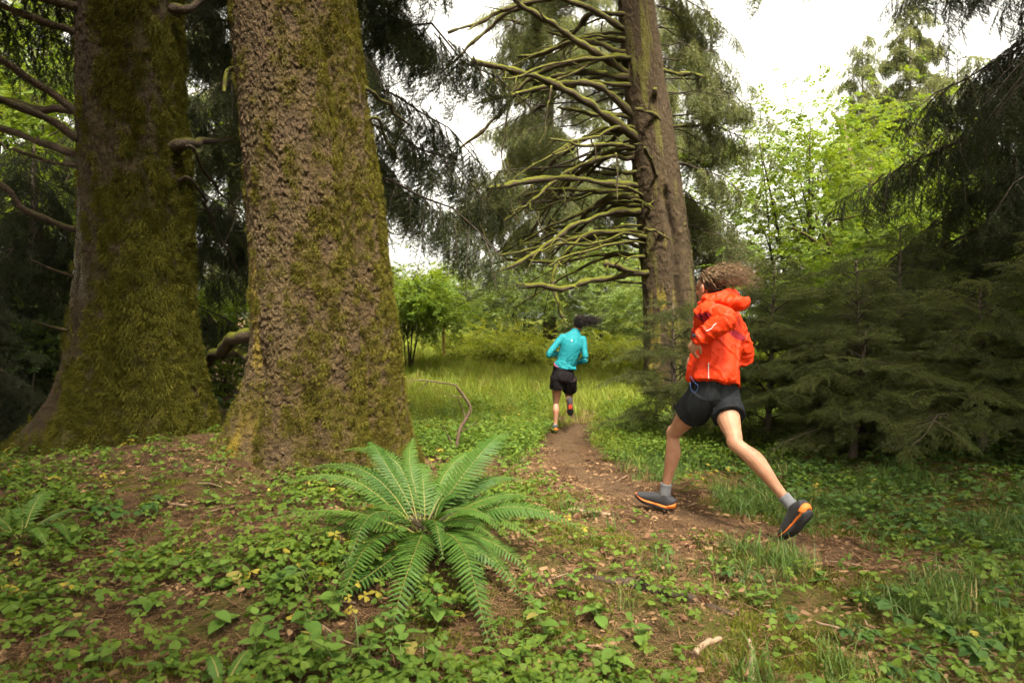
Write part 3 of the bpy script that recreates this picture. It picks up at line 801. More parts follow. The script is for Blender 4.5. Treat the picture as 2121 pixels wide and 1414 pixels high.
# ---------------------------------------------------------------- foliage prototypes
def spray_mesh(name, mat, seed, L_=0.5, nside=10, nl=0.022, nw=0.0032, gap=0.006, droop=0.12, hang=0.2, side=0.42, ang=52):
    """a spruce spray along +X: a main twig, side twigs, needles all round"""
    r = np.random.RandomState(seed)
    T = []; D = []; Wt = []                      # needle roots, directions
    tw = MB()
    def twig(p0, d0, length, sag):
        n = max(3, int(length / gap))
        s = (np.arange(n) + 0.5) / n
        pts = p0 + d0 * (s * length)[:, None] + np.array([0, 0, -sag]) * (s ** 2 * length)[:, None]
        tan = d0[None] + np.array([0, 0, -2 * sag]) * s[:, None]
        tan /= np.linalg.norm(tan, axis=1)[:, None]
        rnd = r.normal(size=(n, 3)); rnd[:, 2] += 0.35
        perp = rnd - np.sum(rnd * tan, 1)[:, None] * tan
        perp /= np.linalg.norm(perp, axis=1)[:, None]
        dd = perp * 0.80 + tan * 0.62
        T.append(pts); D.append(dd); Wt.append(np.minimum(1, (1 - s) * 3 + 0.45))
        e = p0 + d0 * length + np.array([0, 0, -sag]) * length
        m_ = p0 + d0 * length * 0.5 + np.array([0, 0, -sag]) * length * 0.25
        V, F = tube(np.array([p0, m_, e]), [0.0028, 0.002, 0.001], k=3, cap=False)
        tw.add(V, F)
        return lambda q: p0 + d0 * (q * length) + np.array([0, 0, -sag]) * (q * q * length)
    f = twig(np.zeros(3), np.array([1.0, 0, 0]), L_, droop)
    for q in range(nside):
        s = 0.12 + 0.80 * (q + r.uniform(-.3, .3)) / nside
        sg = 1 if q % 2 == 0 else -1
        a = math.radians(ang + r.uniform(-12, 12))
        ln = L_ * side * (1.05 - s) * r.uniform(0.75, 1.2) + 0.03
        d0 = norm([math.cos(a), sg * math.sin(a), -hang * r.uniform(0.4, 1.5)])
        g = twig(f(s), d0, ln, 0.25 + hang)
        if ln > 0.13:
            for k_ in (0.4, 0.65):
                a2 = a * 0.45
                twig(g(k_), norm([math.cos(a2), sg * math.sin(a2), -hang * 1.1]), ln * 0.38, 0.3 + hang)
    T = np.concatenate(T); D = np.concatenate(D); Wt = np.concatenate(Wt)
    n = len(T)
    ln = nl * r.uniform(0.75, 1.15, n) * Wt
    sd_ = np.cross(D, r.normal(size=(n, 3))); sd_ /= np.linalg.norm(sd_, axis=1)[:, None]
    V = np.empty((n, 3, 3))
    V[:, 0] = T - sd_ * nw * 0.5; V[:, 1] = T + sd_ * nw * 0.5; V[:, 2] = T + D * ln[:, None]
    Fn = np.arange(n * 3).reshape(n, 3)
    tv, tf = tw.arrays()
    me = mesh_data(name, np.vstack([V.reshape(-1, 3), tv]), [Fn] + [f_ + n * 3 for f_ in tf], [mat, M['twig']], False,
                   np.concatenate([np.zeros(n, int), np.ones(sum(len(f_) for f_ in tf), int)]))
    return proto(me)

def set_of(name, mat, seed, n=3, **kw): return [spray_mesh(name, mat, seed + i, **kw) for i in range(n)]
SPRAY = {
    'young': set_of('spruce_spray', M['needle_young'], 100, nl=0.021, nw=0.0055, gap=0.0038, droop=0.10, hang=0.12),
    'mid':   set_of('spruce_spray', M['needle_mid'], 110, nl=0.028, nw=0.0075, gap=0.006, droop=0.25, hang=0.35),
    'dark':  set_of('spruce_spray', M['needle_dark'], 120, nl=0.026, nw=0.0068, gap=0.0055, droop=0.25, hang=0.35),
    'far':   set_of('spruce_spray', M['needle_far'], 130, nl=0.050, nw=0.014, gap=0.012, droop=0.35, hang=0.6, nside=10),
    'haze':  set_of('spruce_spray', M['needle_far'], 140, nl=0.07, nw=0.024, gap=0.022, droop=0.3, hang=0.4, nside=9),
}

LEAF_V = np.array([[0, 0, 0], [0.22, 0.20, 0.03], [0.22, -0.20, 0.03], [0.5, 0.27, 0.05], [0.5, -0.27, 0.05], [0.78, 0.15, 0.0], [0.78, -0.15, 0.0], [1, 0, -0.10], [0.22, 0, -0.01], [0.5, 0, -0.01], [0.78, 0, -0.05]])
LEAF_F = np.array([[0, 8, 1], [0, 2, 8], [1, 8, 9], [1, 9, 3], [2, 9, 8], [2, 4, 9], [3, 9, 10], [3, 10, 5], [4, 10, 9], [4, 6, 10], [5, 10, 7], [6, 7, 10]])
LEAF_V4 = np.array([[0, 0, 0], [0.45, 0.28, 0.05], [1, 0, -0.1], [0.45, -0.28, 0.05], [0.45, 0, -0.02]])
LEAF_F4 = np.array([[0, 4, 1], [1, 4, 2], [0, 3, 4], [3, 2, 4]])

def frame(d, up=(0, 0, 1), roll=0.0):
    """matrix with columns x = d, y, z"""
    x = norm(d); y = np.cross(up, x)
    if np.linalg.norm(y) < 1e-4: y = np.array([0, 1.0, 0])
    y = norm(y); z = np.cross(x, y)
    c, s = math.cos(roll), math.sin(roll)
    return np.stack([x, y * c + z * s, z * c - y * s], 1)

def sprig_mesh(name, mat, seed, nl=10, leaf=0.07, L_=0.28, width=1.0):
    r = np.random.RandomState(seed); mb = MB(); tw = MB()
    V, F = tube(np.array([[0, 0, 0], [L_ * .5, 0, -.01], [L_, 0, -.04]]), [.003, .002, .001], k=3, cap=False); tw.add(V, F)
    for q in range(nl):
        s = 0.15 + 0.85 * q / (nl - 1)
        a = r.uniform(30, 75) * (1 if q % 2 else -1)
        if q == nl - 1: a = r.uniform(-15, 15)
        d = [math.cos(R(a)), math.sin(R(a)), r.uniform(-0.45, 0.25)]
        m = frame(d, roll=r.uniform(-.6, .6))
        l_ = leaf * r.uniform(0.7, 1.2)
        v = LEAF_V4 * np.array([l_, l_ * width, l_])
        mb.add(v @ m.T + np.array([s * L_, 0, -.04 * s * s]), LEAF_F4)
    lv, lf = mb.arrays(); tv, tf = tw.arrays()
    return proto(mesh_data(name, np.vstack([lv, tv]), lf + [f + len(lv) for f in tf], [mat, M['twig']], False, np.concatenate([np.zeros(len(lf[0]), int), np.ones(len(tf[0]), int)])))
SPRIG = {k: [sprig_mesh('leaf_sprig', M['leaf_' + k], 200 + 7 * q + i, leaf=lf, L_=ll, nl=nl_) for i in range(3)] for q, (k, lf, ll, nl_) in enumerate([('bright', .085, .32, 11), ('pale', .075, .30, 12), ('yellow', .07, .26, 11), ('dark', .06, .26, 12)])}

# ---------------------------------------------------------------- conifers
def conifer(base, H, crown0, rad, nbr, seed, kind, label, spray=1.0, dens=1.0, tr=0.2, pitch=0.15, droop=0.5, hang=0.5, az=None, lean=(0, 0), sec=True, top_pow=0.8, tree=None, group=None, name='spruce_tree', s0=0.15, cull=None, bmat='twig', rag=0.0, jit=0.35):
    r = np.random.RandomState(seed)
    base = np.array([base[0], base[1], ground_z(base[0], base[1]) if len(base) < 3 else base[2]], float)
    if tree is None:
        tree = empty(name, base, label, 'tree', group)
        zz = np.linspace(0, 1, 14)
        pts = np.stack([base[0] + lean[0] * zz, base[1] + lean[1] * zz, base[2] - 0.15 + (H + .15) * zz], 1)
        V, F = tube(pts, tr * (1 - zz) ** 0.8 + 0.006 + tr * 0.5 * np.exp(-zz * H / 0.25), k=10)
        obj('trunk', mesh_data('trunk', V, F, M['bark_far']), tree)
    pos = []; rot = []; scl = []; mb = MB()
    for q in range(nbr):
        f = (q + r.uniform(0, 1)) / nbr
        z0 = crown0 + (H - crown0) * f
        a = q * 2.39996 + r.uniform(-.5, .5) if az is None else r.uniform(*az)
        ln = rad * max(0.06, (1 - f)) ** top_pow * r.uniform(0.7 - rag, 1.12 + rag * .5)
        pc = pitch + r.uniform(-.12, .12) + rag * r.uniform(-.6, .6); dr = droop * r.uniform(.7, 1.3)
        h = np.array([math.cos(a), math.sin(a), 0])
        p0 = base + np.array([lean[0] * z0 / H, lean[1] * z0 / H, z0])
        def at(s): return p0 + h * (ln * s) + np.array([0, 0, 1.0]) * (ln * (pc * s - dr * s * s))
        ss = np.linspace(0, 1, 7)
        bw = (0.006 + 0.007 * ln)
        if cull is not None and not cull(at(0.6)): continue
        bp_ = np.array([at(s) for s in ss]); bp_[1:-1] += r.normal(0, .02 * ln, (5, 3))
        V, F = tube(bp_, bw * (1 - ss * .85), k=5, cap=False); mb.add(V, F)
        subs = []
        step = (0.075 if not sec else 0.10) / dens * spray
        n = max(3, int(ln * (1 - s0) / step))
        for k_ in range(n):
            s = s0 + (1 - s0) * (k_ + r.uniform(0, .8)) / n
            sg = 1 if (k_ + q) % 2 else -1
            p = at(s); bpit = math.atan(pc - 2 * dr * s)
            if sec and ln * (1.05 - s) > 0.45:
                pos.append(p); scl.append(spray * r.uniform(.6, 1.0)); rot.append((r.normal(0, jit), bpit - hang * r.uniform(.1, .9), a + sg * R(r.uniform(10, 50))))
                l2 = ln * 0.42 * (1.05 - s) ** 0.7 * r.uniform(.6, 1.15)
                a2 = a + sg * R(r.uniform(38, 68))
                h2 = np.array([math.cos(a2), math.sin(a2), 0])
                d2 = hang * r.uniform(.5, 1.4)
                e = [p + h2 * l2 * t + np.array([0, 0, 1]) * l2 * (math.sin(bpit) * t - d2 * t * t) for t in (0, .5, 1)]
                V, F = tube(np.array(e), [bw * .4, bw * .28, bw * .1], k=3, cap=False); mb.add(V, F)
                n2 = max(2, int(l2 / (0.085 / dens * spray)))
                for k2 in range(n2):
                    t = 0.1 + 0.9 * (k2 + r.uniform(0, 1)) / n2
                    pp = p + h2 * l2 * t + np.array([0, 0, 1]) * l2 * (math.sin(bpit) * t - d2 * t * t)
                    sg2 = 1 if k2 % 2 else -1
                    pos.append(pp); scl.append(spray * r.uniform(.6, 1.05) * (1.1 - .35 * t))
                    rot.append((r.normal(0, jit), math.sin(bpit) - d2 * 2 * t * .6 - hang * r.uniform(.1, .9), a2 + sg2 * R(r.uniform(5, 45))))
            else:
                pos.append(p); scl.append(spray * r.uniform(.6, 1.05) * (1.12 - .4 * s))
                rot.append((r.normal(0, jit), bpit - hang * r.uniform(0, .8), a + sg * R(r.uniform(25, 60))))
        pos.append(at(.97)); scl.append(spray * .8); rot.append((0, math.atan(pc - 2 * dr), a))
    pos = np.array(pos); rot = np.array(rot); scl = np.array(scl)
    if mb.n: tag(obj('branches', mb.mesh('branches', M[bmat]), tree), kind='stuff')
    print('sprays', label, len(pos))
    scatter('crown', SPRAY[kind], pos, rot_xyz(rot[:, 0], rot[:, 1], rot[:, 2]), scl, parent=tree)
    return tree

# ---------------------------------------------------------------- leafy shrubs and trees
def shrub(base, size, nstem, nspr, seed, kind, label, cat='shrub', name='shrub', clumps=16, spr=1.0, z0=0.12, sr=0.02, group=None, flat=1.0, mat='twig', fuzz=0.23):
    r = np.random.RandomState(seed)
    b = np.array([base[0], base[1], ground_z(base[0], base[1]) if len(base) < 3 else base[2]], float)
    t = empty(name, b, label, cat, group)
    sx, sy, sz = size
    cl = []
    for q in range(clumps):
        u = norm(r.normal(size=3)); rad = r.uniform(.45, .95)
        cl.append(np.array([u[0] * sx * rad, u[1] * sy * rad, sz * (0.5 + z0 * .5) + u[2] * sz * .5 * (1 - z0) * rad]))
    cl = np.array(cl)
    mb = MB()
    order = np.argsort(r.uniform(size=clumps))
    for q in range(nstem):
        e = cl[order[q % clumps]]
        s0 = np.array([r.normal(0, .05 * sx), r.normal(0, .05 * sy), -.08])
        m1 = s0 * .6 + e * .4 + np.array([r.normal(0, .05) * sx, r.normal(0, .05) * sy, .12 * sz])
        V, F = tube(cr([s0, m1, e], 8) + b, sr * np.linspace(1, .3, 8), k=6); mb.add(V, F)
        for k_ in range(3):
            c2 = cl[r.randint(clumps)]
            if np.linalg.norm(c2 - m1) < .8 * sz + .3:
                V, F = tube(cr([m1, m1 * .5 + c2 * .5 + np.array([0, 0, .06 * sz]), c2], 6) + b, sr * np.linspace(.55, .15, 6), k=4); mb.add(V, F)
    obj('trunk' if cat == 'tree' else 'stems', mb.mesh('stems', M[mat]), t)
    ci = r.randint(0, clumps, nspr)
    rad = fuzz * (sx * sy * sz) ** (1 / 3) * r.uniform(.6, 1.5, clumps)
    o = r.normal(size=(nspr, 3)) * rad[ci][:, None] * np.array([1, 1, .65 * flat])
    p = cl[ci] + o
    p[:, 2] = np.maximum(p[:, 2], .04)
    out = o + 0.35 * cl[ci] * np.array([1, 1, 0])
    yaw = np.arctan2(out[:, 1], out[:, 0]) + r.normal(0, .6, nspr)
    pit = r.normal(0.0, .4, nspr)
    scatter('crown', SPRIG[kind], p + b, rot_xyz(r.normal(0, .4, nspr), pit, yaw), spr * r.uniform(.65, 1.25, nspr), parent=t)
    return t
# ---------------------------------------------------------------- crowns of the three big spruces (mostly above the picture, they shade the ground)
conifer((bx - 0.3, by, bg), 25, 7.2, 3.8, 60, 31, 'dark', None, spray=2.0, dens=1.0, tree=big, pitch=0.05, droop=0.35, hang=0.6)
conifer((lx - 0.1, ly, lg), 24, 4.8, 4.4, 66, 32, 'dark', None, spray=2.0, dens=1.1, tree=left, cull=lambda p: not (p[0] > -2.9 and p[1] < 7.0 and p[2] < 9.0), pitch=0.05, droop=0.4, hang=0.6)
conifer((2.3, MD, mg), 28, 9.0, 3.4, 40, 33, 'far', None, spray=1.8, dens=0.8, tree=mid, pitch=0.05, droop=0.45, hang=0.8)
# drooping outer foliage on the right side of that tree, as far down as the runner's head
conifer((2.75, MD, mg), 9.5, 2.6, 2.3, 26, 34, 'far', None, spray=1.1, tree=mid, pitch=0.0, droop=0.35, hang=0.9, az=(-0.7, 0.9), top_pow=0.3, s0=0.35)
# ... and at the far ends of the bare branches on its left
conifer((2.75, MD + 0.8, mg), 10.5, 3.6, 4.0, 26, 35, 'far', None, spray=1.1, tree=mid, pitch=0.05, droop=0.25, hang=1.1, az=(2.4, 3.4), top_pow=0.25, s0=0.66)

# unseen spruces added around the camera: their crowns keep the foreground in shade
for q, (b_, lab) in enumerate([((-3.4, -2.2), 'unseen shade spruce added behind the camera to the left'), ((-7.4, 1.6), 'unseen shade spruce added left of the camera'), ((5.6, 0.3), 'unseen shade spruce added right of the camera'), ((0.3, -6.2), 'unseen shade spruce added straight behind the camera')]):
    conifer(b_, 19, 5.5, 4.0, 64, 36 + q * 100, 'dark', lab, spray=2.4, dens=1.1, tr=0.3, pitch=0.0, droop=0.25, hang=0.4, top_pow=0.45)

# curtain of hanging foliage between the big trunk and the bare branches
conifer((-2.35, 9.3), 15, 3.5, 2.75, 72, 41, 'mid', 'dark spruce whose hanging boughs show between the two big trunks and right of them', spray=1.15, dens=1.05, tr=0.16, pitch=0.02, droop=0.45, hang=0.95, top_pow=0.45)
# behind the left trunk
conifer((-6.3, 9.0), 3.9, 0.4, 1.9, 60, 42, 'dark', 'dark spruce with low boughs behind the left trunk at the picture edge', spray=1.1, dens=1.0, tr=0.14, pitch=0.05, droop=0.4, hang=0.7, top_pow=0.5)
conifer((-5.45, 11.0), 13, 1.8, 2.1, 60, 43, 'dark', 'shadowy spruce deep between the left trunk and the big trunk', spray=1.2, dens=0.9, tr=0.14, pitch=0.05, droop=0.4, hang=0.8, top_pow=0.5)
conifer((-5.6, 6.6), 2.6, 0.15, 1.1, 44, 44, 'dark', 'young spruce in deep shade left of the mossy trunk', spray=0.85, tr=0.03, pitch=0.2, droop=0.35, hang=0.3)
# great dark spruce at the right edge
conifer((6.75, 7.9), 11, 2.2, 3.0, 110, 51, 'dark', 'great dark spruce whose drooping boughs fill the upper right corner', spray=1.15, dens=0.9, tr=0.3, pitch=0.05, droop=0.42, hang=0.75, top_pow=0.25, rag=0.32, cull=lambda p: p[0] / p[1] < 0.98)
# thicket of young spruces behind the runner in orange
YS = [((2.05, 8.6), 1.75, 1.0, 44, 'low young spruce right of the path beneath the bare-branched tree'),
      ((2.95, 7.9), 2.15, 1.3, 56, 'young spruce with pale tips directly behind the runner in orange'),
      ((3.75, 7.3), 1.95, 1.4, 56, 'young spruce filling the gap right of the orange jacket'),
      ((4.45, 7.9), 2.4, 1.5, 56, 'taller young spruce in the middle of the thicket'),
      ((4.35, 6.3), 1.6, 1.4, 50, 'low spreading young spruce at the front of the thicket'),
      ((5.05, 6.0), 2.1, 1.4, 56, 'dense young spruce near the right edge in front of the dark boughs'),
      ((3.35, 6.75), 1.25, 1.05, 50, 'small young spruce whose low boughs touch the grass behind the shorts')]
for q, (b_, H_, r_0, nb, lab) in enumerate(YS):
    conifer(b_, H_, 0.10, r_0, nb, 60 + q, 'young', lab, spray=0.72, dens=1.15, tr=0.035, pitch=0.60, droop=0.42, hang=0.30, top_pow=0.7, rag=0.40, jit=0.9, lean=(0.12 * math.sin(q * 2.3), 0.1 * math.cos(q * 1.7)), group='young spruces in the thicket', name='young_spruce')

# conifers farther off
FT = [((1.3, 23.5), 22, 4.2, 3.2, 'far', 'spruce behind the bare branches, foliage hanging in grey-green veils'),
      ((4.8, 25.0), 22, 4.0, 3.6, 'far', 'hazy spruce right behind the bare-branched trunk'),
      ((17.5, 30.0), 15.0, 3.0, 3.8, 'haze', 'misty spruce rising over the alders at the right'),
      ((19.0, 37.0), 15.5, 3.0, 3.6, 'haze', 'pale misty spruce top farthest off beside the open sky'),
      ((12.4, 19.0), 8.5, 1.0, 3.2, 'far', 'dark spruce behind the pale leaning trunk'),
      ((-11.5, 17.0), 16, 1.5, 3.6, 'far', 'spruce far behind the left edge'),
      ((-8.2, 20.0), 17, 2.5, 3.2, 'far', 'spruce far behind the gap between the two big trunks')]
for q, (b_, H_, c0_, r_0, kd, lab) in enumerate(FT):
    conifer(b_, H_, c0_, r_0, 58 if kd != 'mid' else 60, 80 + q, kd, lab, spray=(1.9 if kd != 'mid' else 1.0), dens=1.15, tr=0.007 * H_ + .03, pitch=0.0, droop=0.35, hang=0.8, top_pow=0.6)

# leafy growth
shrub((-2.45, 16.5), (1.3, 1.2, 2.4), 7, 1500, 301, 'bright', 'bright green leafy bush with dark stems right of the big trunk', clumps=22, z0=0.35)
shrub((-4.3, 19.0), (1.8, 1.4, 2.8), 7, 1500, 302, 'bright', 'bright green bush half hidden by the big trunk', clumps=22)
shrub((-0.6, 18.5), (1.5, 1.3, 0.95), 6, 1300, 303, 'yellow', 'yellow-green bush at the far edge of the meadow, left one', clumps=20, z0=0.0)
shrub((0.9, 17.6), (1.3, 1.3, 0.70), 6, 1000, 304, 'yellow', 'yellow-green bush at the far edge of the meadow beyond the woman', clumps=20, z0=0.0)
shrub((2.3, 16.8), (1.2, 1.1, 0.75), 6, 900, 305, 'yellow', 'low yellow-green bush right of the woman', clumps=18, z0=0.0)
shrub((0.4, 23.0), (1.6, 1.4, 3.2), 7, 1600, 306, 'pale', 'pale green bush behind the yellow-green ones', clumps=24, z0=0.05)
shrub((2.9, 22.5), (1.9, 1.5, 3.3), 7, 1900, 307, 'pale', 'large pale green bush left of the bare-branched trunk', clumps=26, z0=0.05)
shrub((4.6, 20.0), (1.7, 1.4, 2.7), 7, 1500, 308, 'pale', 'pale green bush beneath the bare-branched spruce', clumps=22, z0=0.05)
shrub((-2.0, 24.0), (1.8, 1.4, 2.6), 7, 1500, 309, 'pale', 'pale bush at the back of the meadow under the white sky', clumps=22, z0=0.0)
shrub((-9.6, 13.2), (2.6, 1.6, 8.0), 8, 4200, 310, 'bright', 'sunlit bright green maple left of the left trunk', cat='tree', name='maple_tree', clumps=44, sr=0.06)
shrub((-5.9, 13.6), (1.3, 1.2, 2.3), 7, 1600, 311, 'bright', 'bright green bush glowing between the two big trunks', clumps=22, z0=0.0)
shrub((-5.6, 9.2), (1.0, 0.9, 1.6), 6, 1000, 312, 'dark', 'dark leafy bush low behind the left trunk', clumps=18, z0=0.0)
shrub((-7.2, 9.6), (1.5, 1.1, 2.6), 7, 1500, 313, 'dark', 'dark leafy bush at the left edge', clumps=22, z0=0.0)
shrub((6.6, 15.5), (2.2, 1.8, 6.4), 8, 2600, 314, 'bright', 'light airy alder right of the bare-branched spruce', cat='tree', name='alder_tree', clumps=40, sr=0.05, z0=0.15)
shrub((8.9, 17.0), (2.3, 1.9, 6.6), 8, 2600, 315, 'bright', 'light airy alder left of the pale leaning trunk', cat='tree', name='alder_tree', clumps=40, sr=0.05, z0=0.15)
shrub((9.3, 13.8), (2.2, 1.6, 4.2), 8, 2400, 316, 'bright', 'leafy bright bush above the young spruces', clumps=32, sr=0.035, z0=0.1)
shrub((6.3, 12.2), (1.6, 1.3, 3.0), 7, 1700, 317, 'bright', 'leafy green bush between thicket and alders', clumps=24, z0=0.1)
shrub((8.2, 9.8), (1.7, 1.3, 3.0), 7, 1800, 318, 'bright', 'green bush shining through under the dark boughs at the right', clumps=24, z0=0.1)
shrub((-2.6, 29.0), (2.6, 1.6, 3.0), 7, 1500, 320, 'pale', 'distant pale thicket under the white sky left of the woman', clumps=24, z0=0.0, spr=1.5)
shrub((1.6, 30.0), (2.6, 1.6, 3.6), 7, 1500, 321, 'pale', 'distant pale thicket straight beyond the woman', clumps=24, z0=0.0, spr=1.5)
shrub((5.6, 29.0), (2.6, 1.6, 4.0), 7, 1500, 322, 'pale', 'distant pale thicket behind the bare-branched trunk', clumps=24, z0=0.0, spr=1.5)
# pale leaning trunk among the alders
t_ = empty('dead_tree', P(1800, 640, 18.0), 'pale leaning trunk catching the light among the alders', 'tree')
limb(t_, [P(1815, 640, 18.0), P(1800, 520, 18.0), P(1778, 400, 18.0), P(1755, 310, 18.1), P(1742, 250, 18.2)], 0.15, 0.07, M['limb_bare'], 801, 'trunk', 10, 0.12)
limb(t_, [P(1800, 440, 18.0), P(1802, 380, 17.8), P(1799, 345, 17.7)], 0.10, 0.07, M['limb_bare'], 802, 'branch', 8, 0.1)
limb(t_, [P(1752, 300, 18.1), P(1738, 260, 18.3), P(1725, 228, 18.4)], 0.05, 0.03, M['limb_bare'], 803, 'branch', 8, 0.1)
t_ = empty('dead_tree', P(1740, 560, 14.0), 'slanting mossy dead stems poking out of the thicket', 'tree')
limb(t_, [P(1745, 580, 14.0), P(1720, 520, 14.0), P(1690, 445, 14.0)], 0.06, 0.03, M['limb_moss'], 804, 'branch', 8, 0.15)
limb(t_, [P(1745, 570, 14.0), P(1690, 500, 14.1), P(1640, 472, 14.0)], 0.06, 0.03, M['limb_moss'], 805, 'branch', 8, 0.15)
limb(t_, [P(1745, 575, 14.0), P(1715, 470, 14.0), P(1760, 450, 13.8), P(1830, 435, 13.6)], 0.05, 0.015, M['limb_moss'], 806, 'branch', 8, 0.15)
t_ = empty('marker_stake', P(919, 720, 17.0), 'thin reddish stake beside the bright green bush', 'stake')
V, F = tube([P(919, 735, 17.0), P(919, 672, 17.0)], [0.028, 0.028], k=4); obj('post', mesh_data('post', V, F, plain_mat('stake_wood', (0.42, 0.20, 0.10)), False), t_)
V, F = tube([P(919, 672, 17.0), P(919, 667, 17.0)], [0.030, 0.012], k=4); obj('tip', mesh_data('tip', V, F, plain_mat('stake_tip', (0.5, 0.24, 0.12)), False), t_)
# ---------------------------------------------------------------- low growth on the forest floor
def in_trunk(x, y, pad=0.0):
    return (np.hypot(x - bx, y - by) < 0.80 + pad) | (np.hypot(x - lx, y - ly) < 0.92 + pad)

def spots(n, dens, x0, x1, y0, y1, seed, margin=0.5, near=1.4):
    """n random places in the strip the lens (or one a step aside) sees, kept by density"""
    r = np.random.RandomState(seed); out = []
    tot = 0
    while tot < n:
        m = 6 * n
        x = r.uniform(x0, x1, m)
        y = y0 + (y1 - y0) * r.uniform(0, 1, m) ** near
        ok = (np.abs(x) < 0.76 * y + margin)
        x, y = x[ok], y[ok]
        k = r.uniform(0, 1, len(x)) < dens(x, y)
        k &= ~in_trunk(x, y)
        out.append(np.stack([x[k], y[k]], 1)); tot += k.sum()
        if len(out) > 60: break
    q = np.concatenate(out)[:n]
    return np.column_stack([q, height(q[:, 0], q[:, 1])])

# heart-shaped sorrel leaf, three to a stalk
def heart(l, fold):
    v = np.array([[0, 0, 0], [.30, .28, 0], [.68, .48, 0], [.98, .36, 0], [.84, 0, 0], [.98, -.36, 0], [.68, -.48, 0], [.30, -.28, 0], [.45, 0, 0]], float)
    v[:, 2] = fold * np.abs(v[:, 1]) - .15 * v[:, 0] ** 2
    return v * l, np.array([[0, 8, 1], [1, 8, 2], [2, 8, 4], [2, 4, 3], [0, 7, 8], [7, 6, 8], [6, 4, 8], [6, 5, 4]])
def trifol(l, seed):
    r = np.random.RandomState(seed); mb = MB()
    for q in range(3):
        v, f = heart(l * r.uniform(.85, 1.1), r.uniform(.12, .4))
        m = frame([math.cos(q * 2.094), math.sin(q * 2.094), r.uniform(-.45, -.02)])
        mb.add(v @ m.T, f)
    return mb
def stalk(p0, p1, w=.0011):
    return tube(cr([p0, (np.array(p0) * .45 + np.array(p1) * .55) + np.array([0, 0, .012]), p1], 4), w, k=3, cap=False)

TRI = [trifol(.024, 900 + i).mesh('leaf', M['sorrel']) for i in range(4)]
def sorrel_clump(seed, n):
    """stalk mesh plus places for its leaves"""
    r = np.random.RandomState(seed); mb = MB(); leaves = []
    for q in range(n):
        a = r.uniform(0, 6.28); rd = r.uniform(.015, .075); h = r.uniform(.03, .085)
        top = np.array([math.cos(a) * rd, math.sin(a) * rd, h])
        V, F = stalk([r.normal(0, .006), r.normal(0, .006), -.01], top); mb.add(V, F)
        leaves.append((top, r.uniform(0, 6.28), r.normal(0, .25), r.normal(0, .25), r.uniform(.75, 1.25), r.randint(4)))
    return mb.mesh('stalks', M['twig_green']), leaves
CL = [sorrel_clump(930 + i, n_) for i, n_ in enumerate((3, 4, 3, 4, 3))]

def sorrel_density(x, y):
    d = path_dist(x, y)
    base = 0.16 + 0.84 * sstep(-0.10, 0.30, fbm(x * 1.5, y * 1.5, 0, 941, 4))
    fern_c = np.exp(-(((x + .45) / .55) ** 2 + ((y - 3.5) / .5) ** 2))
    left_ = sstep(0.9, -0.2, x)
    dn = base * (left_ + (1 - left_) * 0.32) * sstep(.25, .75, d) * (1 - .75 * fern_c)
    bare = np.exp(-(((x - .55) / .70) ** 2 + ((y - 4.3) / 1.1) ** 2))
    return dn * (1 - .88 * bare) * sstep(8.2, 6.8, y)

sp = spots(3700, sorrel_density, -6.5, 6.5, 1.75, 8.0, 942, near=1.55)
dist = sp[:, 1] + 0 * sp[:, 0]
vis = np.abs(sp[:, 0]) < 0.74 * sp[:, 1]
order = np.argsort(np.where(vis, dist, 99))
near_, rest = order[:300], order[300:]
rr_ = np.random.RandomState(943)
SORL = 'small patch of light green clover-shaped sorrel leaves on the forest floor'
for q, i in enumerate(near_):
    st, leaves = CL[q % 5]
    yaw = rr_.uniform(0, 6.28); s = rr_.uniform(.8, 1.3)
    o = bpy.data.objects.new('wood_sorrel', None); COL.objects.link(o); o.empty_display_size = .02
    o.location = sp[i]; o.rotation_euler = (0, 0, yaw); o.scale = (s, s, s)
    tag(o, SORL, 'sorrel', 'sorrel plants on the forest floor')
    c = bpy.data.objects.new('stalks', st); COL.objects.link(c); c.parent = o
    for (top, ya, a1, a2, sl, vi) in leaves:
        l = bpy.data.objects.new('leaf', TRI[vi]); COL.objects.link(l); l.parent = o
        l.location = top; l.rotation_euler = (a1, a2, ya); l.scale = (sl, sl, sl)
# the rest of the sorrel, too many to count
pr = []
for st, leaves in CL:
    mb = MB(); V = np.empty(len(st.vertices) * 3); st.vertices.foreach_get('co', V)
    for (top, ya, a1, a2, sl, vi) in leaves:
        v, f = trifol(.024, 900 + vi).arrays()
        m = np.array(Matrix.Rotation(ya, 3, 'Z') @ Matrix.Rotation(a2, 3, 'Y') @ Matrix.Rotation(a1, 3, 'X'))
        mb.add(v @ m.T * sl + top, f)
    pr.append(proto(mb.mesh('sorrel_leaves', M['sorrel'])))
n = len(rest)
tag(scatter('wood_sorrel_cover', pr, sp[rest], np.stack([rr_.normal(0, .1, n), rr_.normal(0, .1, n), rr_.uniform(0, 6.28, n)], 1), rr_.uniform(.8, 1.45, n)), 'carpet of small sorrel leaves spreading over the forest floor', 'ground cover')

